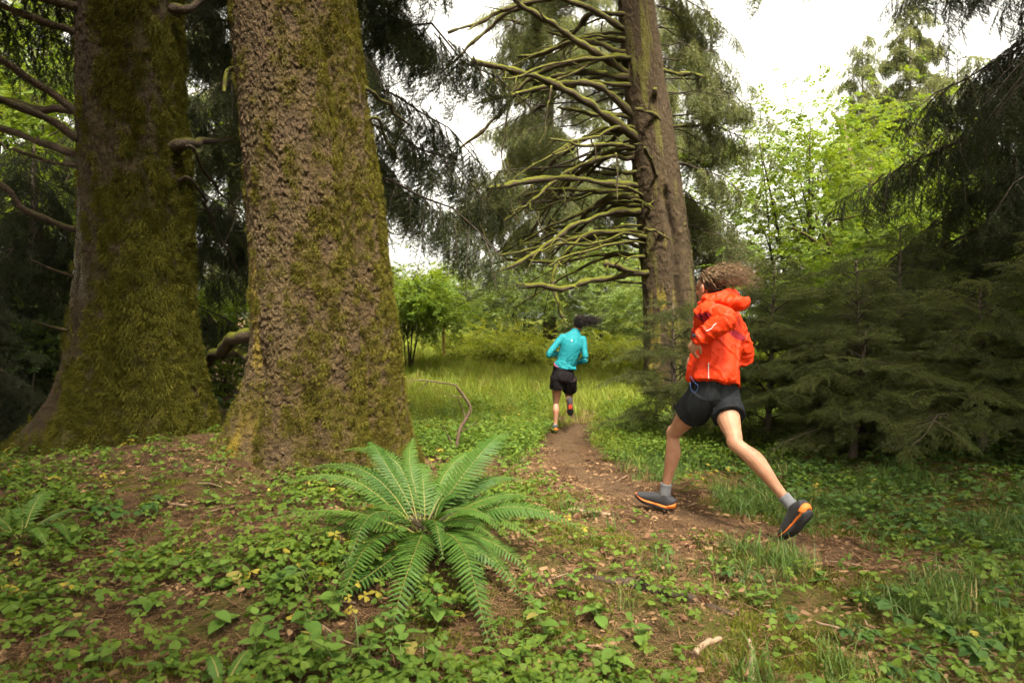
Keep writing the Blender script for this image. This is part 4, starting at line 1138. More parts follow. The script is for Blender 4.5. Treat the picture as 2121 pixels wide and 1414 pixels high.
# broad-leaved herbs: opposite pairs of toothed leaves up a stem
def toothed(l, w, seed, teeth=9):
    """ovate leaf with a saw edge along +X"""
    r = np.random.RandomState(seed)
    n = teeth * 2 + 1; s = np.linspace(0, 1, n)
    half = w * np.sin(np.pi * s ** .72) ** .8
    half[1::2] *= 1.12; half[2:-1:2] *= .92
    z = -.22 * s ** 2 * l
    mid = np.stack([s * l, 0 * s, z - .02 * l * np.sin(np.pi * s)], 1)
    lf = np.stack([s * l, half, z + .25 * half], 1); rt = np.stack([s * l, -half, z + .25 * half], 1)
    V = np.vstack([mid, lf, rt]); i = np.arange(n - 1)
    Q = np.concatenate([np.stack([i, i + 1, n + i + 1, n + i], 1), np.stack([i + 1, i, 2 * n + i, 2 * n + i + 1], 1)])
    return V, Q
NL = [mesh_data('leaf', *toothed(.062, .021, 1), M['nettle']), mesh_data('leaf', *toothed(.062, .024, 2), M['nettle'])]
BL = [mesh_data('leaf', *toothed(.085, .034, 3, 11), M['bramble']), mesh_data('leaf', *toothed(.085, .038, 4, 11), M['bramble'])]

def herb(x, y, h, pairs, seed, label, group, size=1.0, leafset=NL, name='hedge_nettle', cat='herb'):
    r = np.random.RandomState(seed)
    o = empty(name, (x, y, ground_z(x, y)), label, cat, group)
    o.rotation_euler = (0, 0, r.uniform(0, 6.28))
    lean = r.normal(0, .06, 2)
    top = np.array([lean[0], lean[1], h])
    c = cr([[0, 0, -.03], [lean[0] * .3, lean[1] * .3, h * .5], top], 7)
    V, F = tube(c, np.linspace(.0028, .0015, 7), k=5)
    obj('stem', mesh_data('stem', V, F, M['twig_green']), o, (0, 0, 0))
    for q in range(pairs):
        t = (q + .9) / pairs
        p = np.array([lean[0] * t * t, lean[1] * t * t, h * t]); a = q * 1.5708 + r.uniform(-.3, .3)
        sc = size * (1.12 - .62 * t ** 2) * r.uniform(.85, 1.1)
        for k_ in (0, math.pi):
            l = bpy.data.objects.new('leaf', leafset[r.randint(2)]); COL.objects.link(l); l.parent = o
            l.location = p; l.rotation_euler = (r.normal(0, .12), r.uniform(-.35, .30) + (.0 if t < .9 else -.4), a + k_); l.scale = (sc, sc, sc)
    return o

def bramble(x, y, h, n, seed, label, group, size=1.0):
    r = np.random.RandomState(seed)
    o = empty('bramble', (x, y, ground_z(x, y)), label, 'bramble', group)
    mb = MB()
    for q in range(n):
        a = r.uniform(0, 6.28); rd = r.uniform(.05, .16) * size
        top = np.array([math.cos(a) * rd, math.sin(a) * rd, h * r.uniform(.6, 1.1)])
        V, F = tube(cr([[0, 0, -.02], top * .5 + np.array([0, 0, .04]), top], 6), [.0025] * 5 + [.0012], k=4); mb.add(V, F)
        for k_ in (-1, 0, 1):
            l = bpy.data.objects.new('leaf', BL[r.randint(2)]); COL.objects.link(l); l.parent = o
            sc = size * (1.0 if k_ == 0 else .8) * r.uniform(.85, 1.15)
            l.location = top; l.rotation_euler = (k_ * -.2 + r.normal(0, .1), r.uniform(0, .3), a + k_ * 1.15); l.scale = (sc, sc, sc)
    obj('stem', mb.mesh('stem', M['twig_green']), o, (0, 0, 0))
    return o

def on_ground(px, py):
    """the ground under a pixel of the photograph"""
    d = 3.0
    for _ in range(12):
        p = P(px, py, d); z = ground_z(p[0], p[1])
        d += ((CAM_Z - z) * F_PX / (py - 707.0) - d) * 0.7
    p = P(px, py, d)
    return p[0], p[1]

# herbs in the order of the photograph: pixel of the foot, height, leaf pairs
HERBS = [(560,1345,.17,4),(620,1400,.16,4),(700,1395,.18,5),(760,1410,.14,4),(520,1390,.14,4),(640,1330,.17,4),(850,1345,.16,4),(905,1300,.18,4),(880,1390,.13,3),(830,1412,.13,3),(960,1260,.14,3),
         (490,1215,.16,4),(440,1225,.10,3),(560,1265,.14,4),(470,1300,.10,3),(1130,1330,.14,4),(1170,1240,.15,4),(1110,1280,.12,3),(1200,1370,.14,4),(1240,1290,.11,3),(440,1045,.13,4),(330,1170,.09,3),(250,1190,.09,3),(380,1200,.10,3),
         (1270,1395,.12,4),(1030,1400,.11,3),(760,1340,.15,4),(680,1290,.16,4),(1330,1330,.09,3),(300,1260,.09,3),(120,1330,.09,3),(60,1250,.09,3),(200,1380,.10,3),(350,1390,.10,3),(1560,1250,.08,3),(1700,1210,.10,3)]
ra_ = np.random.RandomState(55)
def zone(px, py):
    """a findable place on the forest floor"""
    if px > 1750: return 'at the lower right edge'
    if px > 1400: return 'near the pale broken sticks' if py > 1270 else 'just below the runner'
    if px > 1010: return 'right of the big fern' if py < 1300 else 'below and right of the big fern'
    if px > 730: return 'under the front fronds of the big fern' if py < 1370 else 'at the bottom edge below the fern'
    if px > 480: return 'left of the front fronds of the fern' if py < 1360 else 'at the bottom edge left of the fern'
    return 'on the slope below the left trunk' if py < 1230 else 'in the lower left corner'
ORD = ['leftmost', 'second from the left', 'third from the left', 'fourth from the left', 'fifth from the left', 'sixth from the left', 'seventh from the left', 'eighth from the left', 'ninth from the left', 'tenth from the left', 'eleventh from the left', 'twelfth from the left', 'thirteenth from the left', 'fourteenth from the left']
def placed(items, head):
    """labels that single each one out: zone, then order from the left"""
    out = {}
    for z in set(zone(a, b) for a, b in items):
        idx = sorted([i for i, (a, b) in enumerate(items) if zone(a, b) == z], key=lambda i: items[i][0])
        for k_, i in enumerate(idx):
            out[i] = head + ' ' + z + (', ' + ORD[k_] if len(idx) > 1 else '')
    return out
HLAB = placed([(a, b) for a, b, _, _ in HERBS], 'upright toothed-leaved herb')
for q, (px, py, h_, np_) in enumerate(HERBS):
    x, y = on_ground(px, py)
    herb(x, y, h_ * ra_.uniform(.9, 1.15), np_, 1000 + q, HLAB[q], 'herbs on the forest floor', ra_.uniform(1.0, 1.4))
BRAM = [(270,1085,4,1.0),(210,1070,3,.9),(320,1070,3,.9),(690,1200,4,1.05),(650,1230,3,.95),(760,1180,3,.8),(1540,1200,3,.8),(1900,1310,5,1.1),(1990,1350,4,1.1),(1830,1260,4,1.0),(2050,1260,4,1.0),(1950,1220,4,.9),(1760,1330,4,.9),(2080,1400,4,1.2),(1880,1390,4,1.0),(1640,1290,3,.8),(2090,1190,4,1.0)]
BLAB = placed([(a, b) for a, b, _, _ in BRAM], 'low dark-leaved bramble')
for q, (px, py, n_, s_) in enumerate(BRAM):
    x, y = on_ground(px, py)
    s_ = s_ * (.72 if px > 1500 else 1.0)
    bramble(x, y, .11 * s_, n_, 1100 + q, BLAB[q], 'low bramble plants on the forest floor', s_)

# grass
def tuft(name, mat, n, h, spread, seed, w=.0035, bend=.5):
    r = np.random.RandomState(seed); mb = MB()
    for q in range(n):
        a = r.uniform(0, 6.28); rd = spread * math.sqrt(r.uniform()); hh = h * r.uniform(.45, 1.15)
        b = np.array([math.cos(a) * rd, math.sin(a) * rd, -.01]); dr_ = r.uniform(0, 6.28)
        o = np.array([math.cos(dr_), math.sin(dr_), 0]); sd_ = np.array([-o[1], o[0], 0]) * w * r.uniform(.6, 1.2)
        bd = bend * r.uniform(.2, 1.3)
        c = [b + o * hh * bd * t * t + np.array([0, 0, hh * (t - .35 * bd * t * t)]) for t in (0, .4, .75, 1)]
        mb.add([c[0] - sd_, c[0] + sd_, c[1] + sd_, c[1] - sd_, c[2] + sd_ * .7, c[2] - sd_ * .7, c[3]], [np.array([[0, 1, 2, 3], [3, 2, 4, 5]]), np.array([[5, 4, 6]])])
    return proto(mb.mesh(name, mat))
GR = [tuft('grass_tuft', M['grass'], 22, .26, .09, 1200, .0045), tuft('grass_tuft', M['grass'], 18, .20, .10, 1201, .0045, .8), tuft('grass_tuft', M['grass'], 14, .36, .07, 1202, .004, .6)]
GD = [tuft('grass_tuft', M['grass_dark'], 16, .15, .05, 1203, .0026, .8), tuft('grass_tuft', M['grass_dark'], 12, .10, .05, 1204, .0026, .9)]
def meadow(x, y):
    d = path_dist(x, y)
    m = sstep(6.6, 9.0, y + .8 * fbm(x * .8, y * .8, 0, 1210, 3)) * sstep(-4.2, -2.5, x + 0.16 * (y - 8)) * np.maximum(sstep(.26, .5, d), sstep(9.5, 11.5, y))
    return m * (0.55 + .45 * sstep(-.3, .3, fbm(x * .7, y * .7, 0, 1211, 3)))
sp = spots(15000, meadow, -9, 9, 6.4, 27, 1212, near=1.5)
n = len(sp); rr_ = np.random.RandomState(1213)
tag(scatter('meadow_grass', GR, sp, np.stack([rr_.normal(0, .12, n), rr_.normal(0, .12, n), rr_.uniform(0, 6.28, n)], 1), rr_.uniform(.55, 1.2, n) * (0.62 + .5 * sstep(8, 14, sp[:, 1]))), 'pale green meadow grass around the woman on the path', 'grass')
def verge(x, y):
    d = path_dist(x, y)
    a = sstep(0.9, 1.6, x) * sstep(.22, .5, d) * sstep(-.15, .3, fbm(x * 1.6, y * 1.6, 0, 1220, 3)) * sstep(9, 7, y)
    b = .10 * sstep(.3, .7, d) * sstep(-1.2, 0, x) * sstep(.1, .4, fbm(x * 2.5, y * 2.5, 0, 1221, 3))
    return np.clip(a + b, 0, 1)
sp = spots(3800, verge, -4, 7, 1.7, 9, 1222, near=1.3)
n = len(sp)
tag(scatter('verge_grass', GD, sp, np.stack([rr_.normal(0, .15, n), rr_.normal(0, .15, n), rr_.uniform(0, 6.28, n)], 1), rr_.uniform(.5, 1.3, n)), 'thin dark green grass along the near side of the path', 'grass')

# low leafy cover of the meadow
LC = []
for i in range(3):
    r = np.random.RandomState(1230 + i); mb = MB()
    for q in range(16):
        a = r.uniform(0, 6.28); rd = .11 * math.sqrt(r.uniform()); l_ = r.uniform(.025, .05)
        m = frame([math.cos(a + r.normal(0, .8)), math.sin(a + r.normal(0, .8)), r.uniform(-.3, .4)], roll=r.normal(0, .3))
        mb.add(LEAF_V4 * np.array([l_, l_ * 1.3, l_]) @ m.T + [math.cos(a) * rd, math.sin(a) * rd, r.uniform(.02, .13)], LEAF_F4)
    LC.append(proto(mb.mesh('low_leaves', M['sorrel'])))
def low_cover(x, y):
    d = path_dist(x, y)
    return sstep(6.0, 8.0, y + .6 * fbm(x, y, 0, 1232, 2)) * sstep(16, 9, y) * sstep(.25, .55, d) * sstep(-2.2, -.6, x) * (.35 + .65 * sstep(-.1, .3, fbm(x * 1.2, y * 1.2, 0, 1231, 3)))
sp = spots(5200, low_cover, -4, 7, 4.8, 16, 1233, near=1.2)
n = len(sp)
tag(scatter('meadow_herbs', LC, sp, np.stack([rr_.normal(0, .12, n), rr_.normal(0, .12, n), rr_.uniform(0, 6.28, n)], 1), rr_.uniform(.7, 1.5, n)), 'low leafy green cover between the grass of the meadow', 'ground cover')
# dark leafy cover under the thicket
def under(x, y):
    d = path_dist(x, y)
    return sstep(1.6, 2.4, x) * sstep(.5, 1.0, d) * sstep(8.5, 7, y) * sstep(3.6, 4.4, y)
LD = []
for i in range(2):
    r = np.random.RandomState(1240 + i); mb = MB()
    for q in range(12):
        a = r.uniform(0, 6.28); rd = .12 * math.sqrt(r.uniform()); l_ = r.uniform(.035, .065)
        m = frame([math.cos(a), math.sin(a), r.uniform(-.3, .3)], roll=r.normal(0, .3))
        mb.add(LEAF_V * np.array([l_, l_ * 1.5, l_]) @ m.T + [math.cos(a) * rd, math.sin(a) * rd, r.uniform(.02, .14)], LEAF_F)
    LD.append(proto(mb.mesh('low_leaves', M['bramble'])))
sp = spots(650, under, 1.5, 7, 3.6, 8.5, 1241, near=1.0)
n = len(sp)
tag(scatter('thicket_herbs', LD, sp, np.stack([rr_.normal(0, .12, n), rr_.normal(0, .12, n), rr_.uniform(0, 6.28, n)], 1), rr_.uniform(.4, .95, n)), 'low broad-leaved cover in front of the young spruce thicket', 'ground cover')

# fallen needles and crumbs of bark
LT = []
for i in range(4):
    r = np.random.RandomState(1250 + i); mb = MB()
    for q in range(34):
        a = r.uniform(0, 6.28); l_ = r.uniform(.012, .05) if q < 30 else r.uniform(.05, .11); w_ = r.uniform(.0006, .0013) if q < 30 else .0018
        c = np.array([r.normal(0, .055), r.normal(0, .055), r.uniform(.001, .010)]); d = np.array([math.cos(a), math.sin(a), r.normal(0, .12)])
        s_ = np.array([-d[1], d[0], 0]) * w_
        mb.add([c - d * l_ / 2 - s_, c - d * l_ / 2 + s_, c + d * l_ / 2 + s_ * .6 + [0, 0, .001], c + d * l_ / 2 - s_ * .6 + [0, 0, .001]], np.array([[0, 1, 2, 3]]))
    for q in range(5):
        a = r.uniform(0, 6.28); l_ = r.uniform(.006, .016)
        m = frame([math.cos(a), math.sin(a), r.normal(0, .3)], roll=r.normal(0, .5))
        mb.add(LEAF_V4 * np.array([l_, l_ * 1.2, l_]) @ m.T + [r.normal(0, .06), r.normal(0, .06), .006], LEAF_F4)
    LT.append(proto(mb.mesh('litter_flake', M['litter'], False)))
sp = spots(7500, lambda x, y: (1 - .85 * sstep(7, 8.5, y)) * (.35 + .45 * sstep(-.2, .2, fbm(x * 1.3, y * 1.3, 0, 1255, 3)) + .3 * sstep(.8, .3, path_dist(x, y))), -6.5, 6, 1.7, 9, 1256, near=1.5)
n = len(sp)
tag(scatter('needle_litter', LT, sp, np.stack([rr_.normal(0, .08, n), rr_.normal(0, .08, n), rr_.uniform(0, 6.28, n)], 1), rr_.uniform(.7, 1.3, n)), 'red-brown fallen needles and bits of bark littering the ground', 'litter')
# cushions of moss on the ground
GM = [moss_tuft('ground_moss', M['ground_moss'], 40, .022, .05, 1260, .0025), moss_tuft('ground_moss', M['ground_moss'], 46, .016, .06, 1261, .0025)]
sp = spots(3200, lambda x, y: sstep(.0, .35, fbm(x * 1.7, y * 1.7, 0, 1262, 3)) * sstep(.2, .6, path_dist(x, y)) * (.25 + .75 * sstep(-.6, .8, x)), -5, 6, 1.7, 7.5, 1263, near=1.4)
n = len(sp)
tag(scatter('ground_moss', GM, sp, np.stack([rr_.normal(0, .15, n), rr_.normal(0, .15, n), rr_.uniform(0, 6.28, n)], 1), rr_.uniform(.7, 1.5, n)), 'yellow-green moss cushions between the leaves near the path', 'moss')

# ---------------------------------------------------------------- the big sword fern
def pinna_mesh(seed):
    r = np.random.RandomState(seed)
    n = 9; s = np.linspace(0, 1, n)
    half = .095 * (1 - s) ** .55 * (.75 + .25 * (s > .02)); half[-1] = .004
    half[1:-1:2] *= 1.1
    z = -.10 * s ** 2
    V = np.vstack([np.stack([s, half, z + .4 * half], 1), np.stack([s, 0 * s, z], 1), np.stack([s, -half, z + .4 * half], 1)])
    V[0] += [-.01, .05, 0]
    i = np.arange(n - 1)
    return V, np.concatenate([np.stack([i, n + i, n + i + 1, i + 1], 1), np.stack([n + i, 2 * n + i, 2 * n + i + 1, n + i + 1], 1)])
PV, PF = pinna_mesh(1)
PIN = mesh_data('leaflet', PV, PF, M['fern'])

def frond(parent, base, tip, lift, seed, big_, pairs=36, width=.085, roll=0.0, fw=0.5, twist=0.0):
    r = np.random.RandomState(seed)
    base = np.asarray(base, float); tip = np.asarray(tip, float)
    mid_ = base * (1 - fw) + tip * fw + np.array([0, 0, lift])
    c = np.array([(1 - t) ** 2 * base + 2 * t * (1 - t) * mid_ + t * t * tip for t in np.linspace(0, 1, 26)])
    tt_ = np.linspace(0, 1, 26); sw = norm(np.cross(tip - base, [0, 0, 1.0])) * r.uniform(-.09, .09)
    c += sw[None] * (np.sin(tt_ * math.pi) ** 1.5)[:, None] + np.array([0.008 * np.sin(tt_ * 5 + seed), 0 * tt_, 0 * tt_]).T
    V, F = tube(c, np.linspace(.0042, .0010, 26), k=5)
    fr = obj('frond', mesh_data('frond', V, F, M['fern_stalk']), parent)
    L_ = np.linalg.norm(np.diff(c, axis=0), axis=1).sum()
    mb = MB(); n = 0
    hd = norm((tip - base) * np.array([1, 1, 0]))
    side0 = np.array([-hd[1], hd[0], 0])
    for q in range(pairs):
        t = .13 + .87 * (q + .5) / pairs
        u = t * 25; i = min(24, int(u)); p = c[i] * (1 - (u - i)) + c[i + 1] * (u - i)
        tan = norm(c[i + 1] - c[i])
        up = norm(np.cross(tan, side0)) * 1.0
        if up[2] < 0 and abs(tan[2]) < .9: up = -up
        up = norm(up + twist * norm(np.array([0, 0, CAM_Z]) - p)); up = norm(up - np.dot(up, tan) * tan)
        side = norm(np.cross(up, tan))
        env = min(1, (t - .06) / .16) * (1 - (max(0, t - .40) / .62) ** 1.7)
        ln = width * max(.20, env) * r.uniform(.92, 1.08)
        for sg in (1, -1):
            d = norm(side * sg * 1.0 + tan * (.28 + .35 * t) - up * (.10 + r.normal(0, .05)) + up * roll * sg)
            m = frame(d, up, r.normal(0, .08) - sg * .12)
            w_ = ln * r.uniform(.95, 1.05)
            sc = np.array([w_, .55 * w_ + .050, w_])
            if big_:
                o = bpy.data.objects.new('leaflet', PIN); COL.objects.link(o); o.parent = fr
                mm = Matrix(m.tolist()).to_4x4() @ Matrix.Diagonal((*sc, 1)); mm.translation = Vector(p)
                o.matrix_parent_inverse = parent_world(fr).inverted()
                o.matrix_basis = mm
            else:
                mb.add((PV * sc) @ m.T + p, PF)
    if mb.n:
        o = obj('leaflets', mb.mesh('leaflets', M['fern']), fr); o['kind'] = 'stuff'
    return fr

fx, fy = on_ground(880, 1135)
fdy = fy - 3.52
fz = ground_z(fx, fy)
fern = empty('sword_fern', (fx, fy, fz), 'large sword fern with arching fronds in the middle foreground', 'fern')
fc = np.array([fx, fy, fz + .05])
# tip pixel, distance, lift, width, big
FR = [((1008,1335),2.78,.34,.100,1), ((808,1362),2.76,.32,.098,1), ((706,1275),2.88,.30,.098,1), ((1046,1190),3.10,.22,.085,1), ((880,1275),2.90,.20,.070,0),
      ((588,1014),3.62,.42,.072,0), ((628,982),3.80,.42,.068,0), ((724,934),4.02,.34,.082,0), ((772,916),4.12,.34,.075,0), ((856,906),4.16,.30,.078,0),
      ((1038,898),4.06,.34,.092,0), ((988,930),4.18,.26,.080,0), ((1062,992),3.92,.26,.075,0), ((1112,1040),3.75,.28,.082,0), ((1198,1112),3.55,.36,.080,0),
      ((1100,1126),3.40,.26,.080,0), ((1075,1255),3.00,.20,.075,0), ((640,1295),3.02,.14,.075,0), ((608,1072),3.45,.14,.065,0), ((655,1120),3.35,.16,.065,0),
      ((1140,1080),3.75,.24,.070,0), ((1030,1350),2.80,.16,.07,0), ((1110,1210),3.15,.16,.07,0), ((960,1040),3.6,.26,.05,0), ((815,985),3.9,.26,.06,0)]
for q, ((px, py), d, lift, w_, big_) in enumerate(FR):
    px = 880 + (px - 880) * 1.10; py = py if py < 1110 else 1110 + (py - 1110) * 1.13; d = d + fdy
    tip = P(px, py, d)
    if tip[2] < ground_z(tip[0], tip[1]) + .04:
        gx_, gy_ = on_ground(px, py); tip = np.array([gx_, gy_, ground_z(gx_, gy_) + .03])
    a = math.atan2(tip[1] - fc[1], tip[0] - fc[0])
    b = fc + np.array([math.cos(a) * .035, math.sin(a) * .035, 0.02 * math.sin(q * 2.1)])
    frond(fern, b, tip, lift, 1300 + q, big_, 37 if big_ else 38, w_ * (1.0 + .1 * math.sin(q * 3.3)), fw=.40 + .06 * math.sin(q * 1.9), twist=.35 + .3 * math.sin(q * 2.7), roll=.12 * math.sin(q * 4.1))
rx_ = np.random.RandomState(1399)
for q in range(12):          # younger and older fronds in between
    a = q * 2.39996 + rx_.uniform(-.3, .3); l_ = rx_.uniform(.40, .80); up_ = rx_.uniform(.02, .40)
    tip = np.array([fc[0] + math.cos(a) * l_, fc[1] + math.sin(a) * l_ * .9, 0]); tip[2] = max(ground_z(tip[0], tip[1]) + .03, fc[2] + up_ - .1)
    frond(fern, fc + np.array([math.cos(a) * .03, math.sin(a) * .03, 0]), tip, rx_.uniform(.18, .38), 1370 + q, 0, 30, rx_.uniform(.055, .085), fw=rx_.uniform(.3, .5), twist=rx_.uniform(0, .4), roll=rx_.uniform(-.2, .2))
# brown stubs of last year's fronds at its heart
mb = MB(); r = np.random.RandomState(1340)
for q in range(26):
    a = r.uniform(0, 6.28); l_ = r.uniform(.06, .22)
    e = fc + np.array([math.cos(a) * l_, math.sin(a) * l_, r.uniform(-.02, .14)])
    V, F = tube(cr([fc + r.normal(0, .03, 3), fc * .5 + e * .5 + [0, 0, .05], e], 5), [.004, .004, .003, .002, .001], k=4); mb.add(V, F)
tag(obj('old_stalks', mb.mesh('old_stalks', M['stick_dark'] if 'stick_dark' in M else M['twig']), fern), kind='stuff')
# smaller ferns
def small_fern(px, py, n, ln, seed, label, z=0.0):
    x, y = on_ground(px, py); g = ground_z(x, y)
    o = empty('fern', (x, y, g), label, 'fern')
    r = np.random.RandomState(seed)
    for q in range(n):
        a = q * 6.283 / n + r.uniform(-.25, .25); l_ = ln * r.uniform(.75, 1.1)
        e = np.array([x + math.cos(a) * l_ * .85, y + math.sin(a) * l_ * .85, 0]); e[2] = ground_z(e[0], e[1]) + l_ * r.uniform(.05, .4)
        frond(o, (x, y, g + .02), e, l_ * .5, seed + q, False, 26, .07 * ln / .6, fw=.45)
small_fern(40, 1130, 8, .48, 1400, 'shadowed fern at the left edge of the forest floor')
small_fern(455, 1450, 6, .24, 1420, 'small pale fern cut by the bottom edge of the picture')
small_fern(465, 860, 8, .65, 1440, 'fern in the gap between the two big trunks')
small_fern(500, 870, 5, .5, 1460, 'second fern in the gap, leaning on the big trunk')

# ---------------------------------------------------------------- sticks, cones, dead leaves
M['stick'] = plain_mat('stick', (0.26, 0.17, 0.105), .85, .2, .45, 30, .004, 90)
M['stick_pale'] = plain_mat('stick_pale', (0.27, 0.185, 0.115), .8, .2, .35, 30, .004, 90)
M['stick_dark'] = plain_mat('stick_dark', (0.050, 0.034, 0.022), .9, .2, .45, 30, .004, 90)
def stick(name, pxs, r0, r1, mat, seed, label, cat='stick', lifts=None, subs=(), parent=None):
    pts = []
    for q, (px, py) in enumerate(pxs):
        x, y = on_ground(px, py); pts.append([x, y, ground_z(x, y) + r0 * .8 + (lifts[q] if lifts else 0)])
    c = cr(pts, 22); L_ = np.linspace(0, 1, 22)
    c += .35 * r0 * np.stack([vnoise(L_ * 7, L_ * 0 + k_, 0, seed) for k_ in range(3)], 1)
    rad = (r0 + (r1 - r0) * L_) * (1 + .25 * vnoise(L_ * 9, L_ * 0, 0, seed + 1))
    V, F = tube(c, rad, k=8)
    o = obj(name, mesh_data(name, V, F, mat))
    return tag(o, label, cat)
stick('broken_stick', [(1440,1362),(1455,1340),(1475,1334),(1492,1328)], .013, .011, M['stick_pale'], 1, 'pale crooked piece of broken wood at the bottom right of centre')
stick('broken_stick', [(1558,1420),(1556,1385),(1555,1350),(1552,1325)], .011, .007, M['stick_pale'], 2, 'straight pale stick pointing up from the bottom edge')
stick('broken_stick', [(1175,1060),(1215,1062),(1262,1070)], .016, .012, M['stick'], 3, 'short brown log lying beside the path right of the fern')
stick('broken_stick', [(2120,1335),(2065,1330),(2040,1350),(2022,1400)], .008, .007, M['stick'], 4, 'curved brown stick at the right edge of the foreground', lifts=(0, .03, .04, 0))
stick('surface_root', [(1215,1195),(1300,1212),(1380,1232),(1450,1250),(1520,1275)], .030, .016, M['stick_dark'], 5, 'dark root running along the ground below the runner', 'root', lifts=(-.035, -.024, -.020, -.024, -.035))
stick('broken_stick', [(318,1035),(350,1045),(388,1052)], .013, .009, M['stick'], 6, 'short dead stick among the sorrel below the left trunk')
stick('broken_stick', [(1690,1290),(1740,1305),(1790,1322)], .007, .005, M['stick'], 7, 'thin twig lying in the grass at the lower right')
stick('broken_stick', [(100,1165),(150,1185),(205,1205)], .006, .004, M['stick_dark'], 8, 'thin dark twig slanting across the sorrel at the left')
stick('broken_stick', [(1235,1010),(1270,1000),(1300,985)], .006, .004, M['stick'], 9, 'small twig on the edge of the path by the runner')
stick('broken_stick', [(660,1290),(720,1330),(800,1345)], .004, .003, M['stick'], 10, 'fine twig under the front of the big fern')
stick('broken_stick', [(1920,1170),(1950,1180),(1985,1185)], .012, .009, M['stick_pale'], 11, 'pale wood fragment on the bare soil at the right')
rr_ = np.random.RandomState(1490)
for q in range(60):
    x = rr_.uniform(-2.4, 3.2); y = rr_.uniform(2.4, 6.4)
    if abs(x) > .72 * y or in_trunk(np.array(x), np.array(y)): continue
    a = rr_.uniform(0, 3.14); l_ = rr_.uniform(.06, .20)
    e = np.array([x + math.cos(a) * l_, y + math.sin(a) * l_])
    z0_, z1_ = ground_z(x, y) + .012, ground_z(*e) + .012
    c = cr([[x, y, z0_], [(x + e[0]) / 2 + rr_.normal(0, .01), (y + e[1]) / 2 + rr_.normal(0, .01), (z0_ + z1_) / 2 + .006], [e[0], e[1], z1_]], 8)
    V, F = tube(c, np.linspace(.0035, .002, 8) * rr_.uniform(.6, 1.6), k=5)
    tag(obj('fallen_twig', mesh_data('fallen_twig', V, F, M['stick'])), 'little fallen twig among the needles on the ground', 'twig', 'little twigs on the ground')

# the dead branch standing crooked by the meadow
db = empty('dead_branch', P(940, 930, 6.8), 'crooked dead branch standing up from the ground right of the big trunk', 'branch')
DB = 6.9
g0 = P(942, 925, DB); g0[2] = ground_z(g0[0], g0[1]) - .03
limb(db, [g0, P(952, 895, DB), P(968, 865, DB), P(973, 845, DB), P(958, 815, DB - .05), P(945, 797, DB - .1)], .019, .012, M['limb_bare'], 821, 'stem', 8, .15, .004)
limb(db, [P(945, 797, DB - .1), P(920, 792, DB - .15), P(890, 788, DB - .2), P(868, 787, DB - .25), P(842, 788, DB - .3)], .011, .004, M['limb_bare'], 822, 'branch', 6, .15, .004)
limb(db, [P(890, 788, DB - .2), P(878, 800, DB - .2), P(864, 813, DB - .2)], .008, .003, M['limb_bare'], 823, 'twig', 6, .1, .003)
limb(db, [P(962, 822, DB), P(935, 818, DB), P(915, 812, DB)], .007, .003, M['limb_bare'], 824, 'twig', 6, .1, .003)
limb(db, [P(968, 870, DB), P(955, 840, DB + .05), P(948, 825, DB)], .009, .004, M['limb_bare'], 825, 'twig', 6, .1, .003)
limb(db, [P(955, 893, DB), P(970, 885, DB - .05), P(988, 875, DB - .1)], .009, .004, M['limb_bare'], 826, 'twig', 6, .1, .003)
limb(db, [P(936, 918, DB), P(926, 895, DB - .05), P(919, 880, DB - .1)], .010, .005, M['limb_bare'], 827, 'twig', 6, .1, .003)

# spruce cones: scales set in spirals
def cone_mesh():
    mb = MB(); l_ = .075
    V, F = tube(np.array([[0, 0, 0], [l_ * .3, 0, 0], [l_ * .7, 0, 0], [l_, 0, 0]]), [.004, .009, .008, .002], k=7); mb.add(V, F)
    for q in range(54):
        t = q / 54; a = q * 2.4; rd = .0115 * math.sin(math.pi * (.12 + .83 * t)) ** .7
        m = frame([.75, math.cos(a) * .6, math.sin(a) * .6], up=(0, -math.sin(a), math.cos(a)))
        mb.add(np.array([[0, -.004, 0], [0, .004, 0], [.011, .005, .001], [.014, 0, .002], [.011, -.005, .001]]) @ m.T + [t * l_ * .93, math.cos(a) * rd * .7, math.sin(a) * rd * .7], [np.array([[0, 1, 2, 4]]), np.array([[2, 3, 4]])])
    return mb.mesh('spruce_cone', plain_mat('cone', (.23, .125, .065), .8, .2, .35, 60), False)
CM = cone_mesh()
rr_ = np.random.RandomState(1500)
CP = [(1190,1075),(1215,1090),(1240,1110),(1285,1085),(1300,1130),(1410,1130),(1430,1140),(1460,1118),(1380,1140),(1345,1110),(1325,1160),(1250,1140),(1890,1165),(1440,1245),(1275,1380),(1590,1360),(1420,1290),(1170,1020),(1560,1115),(1205,1180)]
CLAB = placed(CP, 'brown spruce cone')
for q, (px, py) in enumerate(CP):
    x, y = on_ground(px, py)
    o = bpy.data.objects.new('spruce_cone', CM); COL.objects.link(o)
    o.location = (x, y, ground_z(x, y) + .016); o.rotation_euler = (rr_.uniform(0, 6), rr_.normal(0, .08), rr_.uniform(0, 6.28)); s_ = rr_.uniform(.8, 1.15); o.scale = (s_, s_, s_)
    tag(o, CLAB[q], 'cone', 'fallen spruce cones')
def dead_leaf_mesh(seed):
    V, Q = toothed(.055, .02, seed, 7); r = np.random.RandomState(seed)
    V = V.copy(); V[:, 2] = 3.5 * r.uniform(4, 9) * V[:, 1] ** 2 + .012 * np.sin(V[:, 0] * 60 + seed) + .006
    return mesh_data('dead_leaf', V, Q, M['dead_leaf'])
DL = [dead_leaf_mesh(i) for i in range(4)]
